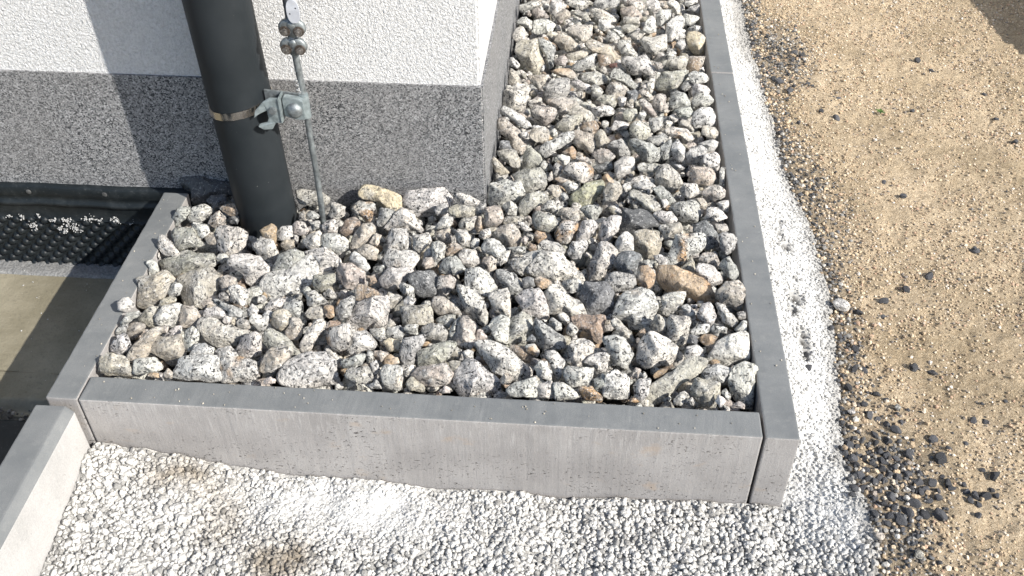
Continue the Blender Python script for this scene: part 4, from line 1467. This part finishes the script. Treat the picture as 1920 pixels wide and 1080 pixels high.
VR, VU = RM[:, 0], RM[:, 1]
def stone_mesh(st, seed):
    """world-space vertices (relative to centre) of a stone with the traced outline"""
    c = st['c']
    area_r = math.sqrt(st['A'] / math.pi)                       # px
    depth_guess = np.linalg.norm(on_z(c[0], c[1], 0) - CAM_POS) # m
    rd = ray(*c)
    mpp = lambda P: float(-(RM.T @ (P - CAM_POS))[2]) / F_PX    # metres per pixel at P
    P0 = on_z(c[0], c[1], 0)
    rm = area_r * mpp(P0)
    r = np.random.default_rng(seed * 7 + 1)
    top = 0.013 + r.uniform(-0.006, 0.006) - 0.010 * (rm < 0.013)
    if P0[1] > 0.37 and P0[0] < -0.45: top += 0.008
    if st['t'] == 'k': top = 0.02
    zc = top - rm * 0.72
    if c[0] < 262 and 550 < c[1] < 600: zc = 0.012
    C = on_z(c[0], c[1], zc)
    m = mpp(C)
    base, faces = ICO4 if area_r > 25 else ICO3
    v = rock_unit(base, seed)
    R = radial(st['p'], c) * 1.13
    th = np.arctan2(-v[:, 1], v[:, 0]) % (2 * math.pi)          # image y points down
    k = th / (2 * math.pi) * len(R)
    i0 = np.floor(k).astype(int) % len(R); t = k - np.floor(k)
    Rt = R[i0] * (1 - t) + R[(i0 + 1) % len(R)] * t
    D = min(R.min() * 1.15, area_r * 0.95)
    D = max(D, area_r * 0.6)
    x, y, z = v[:, 0] * Rt * m, v[:, 1] * Rt * m, v[:, 2] * D * m
    vd = -rd / np.linalg.norm(rd)                               # towards the camera
    pts = np.outer(x, VR) + np.outer(y, VU) + np.outer(z, vd)
    # roughness
    nrm = v / np.linalg.norm(v, axis=1)[:, None]
    nw = np.outer(nrm[:, 0], VR) + np.outer(nrm[:, 1], VU) + np.outer(nrm[:, 2], vd)
    off = np.array([seed * 1.37, seed * 0.73, seed * 2.1])
    s = rm
    pts = pts + nw * (fbm(pts / s * 1.9 + off, 3, 5) * 0.036 * s)[:, None]
    pts = pts + nw * ((fbm(pts * 130 + off, 3, 9)) * 0.0017)[:, None]
    P = pts + C
    # stones lean on the kerbs and walls instead of entering them
    lowz = P[:, 2] < 0.0015
    P[:, 1] = np.where(lowz & (P[:, 1] < W + .0012), W + .0012, P[:, 1])
    P[:, 0] = np.where(lowz & (P[:, 0] > -W - .0025) & (P[:, 1] < 3), -W - .0025, P[:, 0])
    if zc < 0.005: P[:, 0] = np.where(lowz & (P[:, 0] < XW0 + .001) & (P[:, 1] < .52), XW0 + .001, P[:, 0])
    if C[1] < YWALL or C[0] < XWALL:
        if C[0] < XWALL + 0.01: P[:, 1] = np.minimum(P[:, 1], YWALL - 0.001)
    else:
        P[:, 0] = np.maximum(P[:, 0], XWALL + 0.0015)
    return C, P - C, faces, rm

stones = []
for st in read_stones(STONES):
    dup = False
    for o in stones:
        d = np.linalg.norm(st['c'] - o['c'])
        if d < 0.42 * math.sqrt(min(st['A'], o['A']) / math.pi) * 1.6 and 0.4 < st['A'] / o['A'] < 2.5:
            dup = True
            break
    if not dup: stones.append(st)
for i, st in enumerate(stones):
    st['seed'] = i + 1
stones.sort(key=lambda s: -s['A'])
N_SINGLE = 300

def place_of(c):
    x, y = on_z(c[0], c[1], 0)[:2]
    if math.hypot(x - PX, y - PY) < 0.105: return 'at the foot of the downpipe'
    if math.hypot(x - XWALL, y - YWALL) < 0.10: return 'at the house corner'
    if x > -0.105:
        return 'by the right kerb, ' + ('front end' if y < 0.22 else 'near part' if y < 0.5 else 'middle part' if y < 1.0 else 'beyond the joint')
    third = lambda: 'left' if x < -0.70 else 'middle' if x < -0.38 else 'right'
    if y < 0.098: return {'left': 'touching the left third of the front kerb', 'middle': 'touching the middle of the front kerb', 'right': 'touching the right third of the front kerb'}[third()]
    if x < -0.935: return 'along the light-well kerb'
    if y < 0.175: return 'one row behind the front kerb, ' + third()
    if y < 0.26: return 'two rows behind the front kerb, ' + third()
    if y < 0.40: return {'left': 'in front of the downpipe', 'middle': 'amid the bed before the plinth', 'right': 'amid the bed towards right kerb'}[third()]
    if y < YWALL and x < XWALL: return 'against the plinth beside the rod'
    if x < -0.39: return 'along the side wall, ' + ('near half' if y < 0.85 else 'far half')
    if y < 0.55: return 'level with the house corner'
    if y < 0.80: return 'in the side channel, nearest part'
    if y < 1.10: return 'in the side channel, middle part'
    return 'in the side channel, farthest part'

ORD = ['first', 'second', 'third', 'fourth', 'fifth', 'sixth', 'seventh', 'eighth', 'ninth', 'tenth', 'eleventh', 'twelfth']
classes = {}
for st in stones[:N_SINGLE]:
    ext = st['p'] - st['c']
    u, sv, vt = np.linalg.svd(ext)
    el = sv[0] / max(sv[1], 1e-6)
    L = np.ptp(ext @ vt[0])
    size = 'large' if L > 78 else 'medium' if L > 52 else 'small'
    shape = ' elongated' if el > 2.0 else ' rounded' if el < 1.25 else ''
    st['desc'] = size + shape + ' ' + TWORD[st['t']] + ' stone'
    st['place'] = place_of(st['c'])
    classes.setdefault((st['desc'], st['place']), []).append(st)
for (d, p), lst in classes.items():
    lst.sort(key=lambda s: s['c'][0])
    if len(lst) == 1:
        lst[0]['label'] = 'single ' + d + ' ' + p if len((d + p).split()) < 14 else d + ' ' + p
    else:
        for i, s in enumerate(lst):
            s['label'] = d + ' ' + p + ', ' + (ORD[i] + ' such from left' if i else 'leftmost such')
for st in stones:
    if st['t'] == 'k' and st['c'][1] < 380 and st['c'][0] < 460:
        st['label'] = 'flat dark slab leaning on the plinth behind the downpipe'

def tints(t, n, seed):
    r = np.random.default_rng(seed + 500)
    c, a = TONE[t]
    c = np.array(c) * r.uniform(0.88, 1.12) * np.array([1 + r.uniform(-.025, .04), 1, 1 - r.uniform(-.02, .05)])
    return np.tile(np.array([*c, min(1, a * r.uniform(0.85, 1.1))]), (n, 1))

restV, restF, restC, off = [], [], [], 0
for i, st in enumerate(stones):
    C, v, f, rm = stone_mesh(st, st['seed'])
    c = tints(st['t'], len(v), st['seed'])
    if st['t'] in 'r':                                          # rust band over its upper side
        n = fbm(v * 45 + st['seed'], 3, 3)
        k_ = sstep(0.0, 0.45, n)[:, None] * 0.85
        c[:, :3] = c[:, :3] * (1 - k_) + np.array([.46, .28, .15]) * k_
    elif st['t'] in 'tpobcy':                                   # fresh pale granite shows through the weathered skin
        n = fbm(v * 42 + st['seed'] * 1.9, 3, 6)
        k_ = sstep(0.0, 0.4, n)[:, None] * 0.6
        c[:, :3] = c[:, :3] * (1 - k_) + np.array([.58, .57, .54]) * k_
        c[:, 3:] = c[:, 3:] + k_ * 0.4
    elif (st['seed'] % 9) == 0 and st['t'] in 'spyt':           # local iron stain
        n = fbm(v * 38 + st['seed'], 2, 3)
        k_ = sstep(0.15, 0.45, n)[:, None]
        c[:, :3] = c[:, :3] * (1 - k_) + np.array([.48, .33, .20]) * k_
    if i < N_SINGLE:
        me = raw_mesh('stone', v, f, c)
        link('stone', me, GRANITE, loc=C, label=st['label'], cat='stone', group='granite stones filling the kerbed bed')
    else:
        restV.append(v + C); restF.append(f + off); restC.append(c); off += len(v)

# stones below and between the traced ones, and on beyond the picture
r = np.random.default_rng(77)
def fill(x0, x1, y0, y1, step, rlo, rhi, zc, zj, base, keepfn=None):
    global off
    xs_, ys_, _ = jgrid(x0, x1, y0, y1, step, int(step * 1e5))
    for x, y in zip(xs_, ys_):
        R = r.uniform(rlo, rhi)
        if x < XW0 + R * .8 or x > -W - R * .8 or y < W + R * .8: continue
        if y > YWALL - R * .6 and x < XWALL + R * .8: continue
        if keepfn and not keepfn(x, y): continue
        b, f = base
        v = rock_unit(b, int(r.integers(1, 1 << 30)), 12, 0.62, 0.9, False)
        q = r.normal(size=(3, 3)); q, _ = np.linalg.qr(q)
        v = (v * r.uniform(0.7, 1.25, 3)) @ q.T * R
        v = v + v / np.linalg.norm(v, axis=1)[:, None] * (fbm(v * 140 + r.uniform(0, 50), 2, 4) * 0.0016)[:, None]
        t = r.choice(list('sgtpyowb'), p=[.40, .18, .10, .08, .12, .04, .05, .03])
        restV.append(v + (x, y, zc + r.uniform(-zj, zj))); restF.append(f + off); restC.append(tints(t, len(v), int(r.integers(1, 9999)))); off += len(v)
fill(XW0, -W, W, 1.45, 0.036, 0.016, 0.024, -0.046, 0.006, ICO2)
fill(XW0, -W, W, 1.45, 0.021, 0.006, 0.0105, -0.034, 0.008, ICO2)
fill(XWALL, -W, 1.40, 3.1, 0.044, 0.020, 0.034, -0.018, 0.008, ICO2)
link('gravel', raw_mesh('gravel', np.concatenate(restV), np.concatenate(restF), np.concatenate(restC)), GRANITE, kind='stuff')

# ================================================================ loose stones on the sand
CH = []
def addch(txt, ox, oy, s):
    for q in txt.split():
        a, b, c_ = q.split(',')
        CH.append((float(a) / s + ox, float(b) / s + oy, float(c_) / s))
addch('''165,40,45 215,45,45 130,130,60 280,165,50 330,190,35 215,215,45 245,265,50 290,290,40 105,305,50 330,320,40 375,345,55 270,365,45 335,400,60 275,410,50 385,260,30 405,305,30
165,385,45 115,360,30 140,420,45 185,430,45 120,465,40 160,490,50 215,490,50 290,450,55 255,510,45 310,500,45 375,490,40 440,470,70 400,525,50 365,535,40 305,545,55 190,575,50 235,590,40 270,605,55 320,600,35
385,585,55 440,570,45 145,590,35 170,635,45 155,670,50 450,640,40 490,610,50 530,645,45 560,610,50 590,650,40 640,620,50 660,640,40 715,620,50 730,655,40 780,680,60 830,680,60 885,675,50 795,725,55 790,775,40
590,690,45 470,715,60 355,690,55 315,720,55 370,740,45 435,760,60 345,780,45 270,770,50 395,805,65 330,815,50 525,770,60 595,780,70 450,800,40 560,400,60 610,495,75 645,435,30 730,415,35 875,575,75 815,545,35
770,295,45 825,300,45 815,210,30 460,30,45 565,55,40 505,920,40 410,850,35 480,860,30 130,250,35 150,330,35 120,400,35 100,435,30 190,355,30 225,545,35 345,570,35 415,615,35 350,640,35 300,655,35 270,690,35 400,690,40 225,700,30 240,745,30
180,520,40 140,540,35 200,400,35 240,430,40 250,470,35 330,470,40 290,590,35 210,630,40 500,660,40 540,700,40 500,560,35 610,580,35 680,600,35 750,700,35 860,650,40''', 1540, 680, 2.7)
addch('''1510,310,55 1220,472,65 1070,560,70 935,625,70 775,700,65 925,730,40 605,795,40 650,850,45 760,930,65 745,1050,45 825,1045,40 1125,1050,60 1230,1075,45 460,1045,45 440,965,45''', 1380, 380, 3.374)
addch('''515,452,25 578,482,33 590,403,25 905,250,30 1140,1018,33 1300,577,33 1180,385,20 1225,485,28 355,540,28 432,695,30 425,500,28 850,795,33 770,740,25 345,335,38 320,320,26 390,370,30 885,450,22 965,290,22
240,180,24 260,230,26 300,300,24 280,270,22 410,215,30 440,225,26 400,245,24 480,350,24 460,340,22''', 1300, 0, 2.16)
pr = np.random.default_rng(31)
def chip_mesh(seed, dark=True):
    b, f = ICO2
    v = rock_unit(b, seed, 11, 0.45, 0.85, False)
    v = v * pr.uniform(0.75, 1.2, 3)
    v = v + v * (fbm(v * 2.2 + seed, 2, 8) * 0.10)[:, None]
    k_ = pr.uniform(0.7, 1.4)
    c = np.tile([0.062 * k_, 0.063 * k_, 0.067 * k_, 1], (len(v), 1))
    return raw_mesh('basalt_chip', v, f, c, smooth=False)
CHM = [chip_mesh(900 + i) for i in range(14)]
for m_ in CHM: m_.materials.append(CHIP)
seen = {}
ONES = ['', 'first', 'second', 'third', 'fourth', 'fifth', 'sixth', 'seventh', 'eighth', 'ninth', 'tenth', 'eleventh', 'twelfth', 'thirteenth', 'fourteenth', 'fifteenth', 'sixteenth', 'seventeenth', 'eighteenth', 'nineteenth']
def ordinal(n):
    if n < 20: return ONES[n]
    t = ['twenty', 'thirty', 'forty'][n // 10 - 2]
    return t[:-1] + 'ieth' if n % 10 == 0 else t + '-' + ONES[n % 10]
CH.sort(key=lambda c: c[1])
count = {}
for px, py, s in CH:
    z = SAND_Z + 0.001
    q = on_z(px, py, z)
    on_strip = q[0] < float(haunch_edge(np.array([q[1]]))[0]) - 0.003
    h = float(strip_z(np.array([q[0]]), np.array([q[1]]))[0]) if on_strip else float(sand_h(np.array([q[0]]), np.array([q[1]]))[0])
    q = on_z(px, py, h)
    R = s * 0.5 * (CAM_POS[2] - h) / abs((RM @ np.array([0, 0, 1]))[2]) / F_PX * 0.98
    R = s * 0.5 * np.linalg.norm(q - CAM_POS) / F_PX * 1.05
    o = bpy.data.objects.new('basalt_chip', CHM[int(pr.integers(0, len(CHM)))])
    COL.objects.link(o)
    o.location = (q[0], q[1], h + R * 0.18)
    o.scale = (R, R * pr.uniform(0.8, 1.2), R * 0.75)
    o.rotation_euler = tuple(pr.uniform(0, 6.28, 3) * np.array([0.12, 0.12, 1]))
    if on_strip: lab, grp = 'small dark basalt chip lying on the white concrete strip', 'basalt chips on the white strip'
    elif q[1] < 0.28 and q[0] < 0.33: lab, grp = 'dark basalt chip in the loose heap beside the kerb corner', 'basalt chips heaped by the kerb corner'
    else: lab, grp = 'single dark basalt chip trodden into the open sand', 'basalt chips strewn over the sand'
    if 'heap' not in lab:
        count[grp] = count.get(grp, 0) + 1
        lab = ordinal(count[grp]) + ' from the top among the ' + ('dark chips on the white strip' if on_strip else 'single dark chips strewn on open sand')
    tag(o, lab, 'stone chip', grp)

def single(px, py, wpx, tone, label, squash=0.7, sunk=0.2, seed=5, elong=1.0, rot=0.0):
    h = SAND_Z
    q = on_z(px, py, h)
    R = wpx * 0.5 * np.linalg.norm(q - CAM_POS) / F_PX
    v = rock_unit(ICO3[0], seed, 12, 0.65, 0.9, False)
    v = v + v * (fbm(v * 1.7 + seed, 3, 8) * 0.12)[:, None]
    v = v * (R * elong, R, R * squash)
    ca, sa = math.cos(rot), math.sin(rot)
    v = np.stack([v[:, 0] * ca - v[:, 1] * sa, v[:, 0] * sa + v[:, 1] * ca, v[:, 2]], 1)
    return link('stone', raw_mesh('stone', v, ICO3[1], tints(tone, len(v), seed)), GRANITE, loc=(q[0], q[1], h + R * squash * (1 - sunk) * 0.5), label=label, cat='stone')
single(1577, 575, 26, 'w', 'half buried pale stone in the sand edge beside the white strip', seed=41, elong=1.35, rot=-0.8)
single(1649, 1006, 17, 't', 'small round tan pebble below the heap of dark chips', seed=42)
single(1722, 1041, 17, 'y', 'light grey pebble standing alone below the dark chips', seed=43)
single(1597, 773, 12, 'w', 'small light grey pebble between dark chips by the strip', seed=44, elong=1.4, rot=-0.6)
single(1699, 935, 12, 'w', 'pale pebble in the middle of the dark chip heap', seed=45)
single(1682, 757 + 250, 11, 'w', 'tiny whitish pebble at the lower rim of the dark chips', seed=46)
single(1683, 765, 14, 'g', 'small grey pebble half sunk in the sand above the chip heap', seed=47)

# a little windblown grit on the kerb tops
gr = np.random.default_rng(88)
gx = np.concatenate([gr.uniform(-0.99, -0.06, 45), gr.uniform(-0.044, -0.004, 45), gr.uniform(-1.05, -1.015, 22)])
gy = np.concatenate([gr.uniform(0.004, 0.043, 45), gr.uniform(0.01, 1.7, 45), gr.uniform(0.02, 0.48, 22)])
scatter('grit', GRAIN, np.stack([gx, gy, np.full(len(gx), 0.0006)], 1), gr.uniform(0.0006, 0.0016, len(gx)), np.array([(0.42, 0.38, 0.31)]) * gr.uniform(0.5, 1.3, (len(gx), 1)), ICO1, 89)

# seedling in the sand
q = on_z(1650, 211, SAND_Z)
sp = empty('seedling', (q[0], q[1], SAND_Z), 'tiny green seedling growing alone in the open sand', 'seedling')
for k_ in range(6):
    a = k_ * 1.05 + 0.3
    L = 0.0085 + 0.002 * (k_ % 3)
    bm = bmesh.new()
    prev = None
    rows = []
    for j in range(6):
        t = j / 5
        w_ = 0.0030 * math.sin(math.pi * min(0.98, t * 0.9 + 0.08))
        h = 0.002 + 0.006 * t - 0.004 * t * t
        cx_, cy_ = math.cos(a) * L * t, math.sin(a) * L * t
        rows.append([bm.verts.new((cx_ - math.sin(a) * w_ * u, cy_ + math.cos(a) * w_ * u, h - 0.0012 * (1 - abs(u)))) for u in (-1, 0, 1)])
    for r0, r1 in zip(rows[:-1], rows[1:]):
        for j in range(2): bm.faces.new((r0[j], r0[j + 1], r1[j + 1], r1[j]))
    link('leaf', from_bm('leaf', bm, True), LEAFM, parent=sp)

# made-up rounded block outside the picture, added to cast the far corner's shadow
caster = empty('shadow_caster', (1.655, 1.57, SAND_Z), 'pale rounded block outside the picture, added to cast the corner shadow', 'caster')
bm = bmesh.new()
bmesh.ops.create_cube(bm, size=1)
for v_ in bm.verts: v_.co = Vector((v_.co.x * 1.0, v_.co.y * 1.06, (v_.co.z + 0.5) * 0.46))
bmesh.ops.bevel(bm, geom=bm.edges[:], offset=0.10, segments=5, affect='EDGES')
bmesh.ops.subdivide_edges(bm, edges=bm.edges[:], cuts=1, use_grid_fill=True)
pts = np.array([v_.co[:] for v_ in bm.verts])
nn = fbm(pts * 6, 3, 66)
for v_, n in zip(bm.verts, nn): v_.co += v_.co.normalized() * 0.035 * n
link('caster_body', from_bm('caster_body', bm, True), CASTERM, parent=caster)
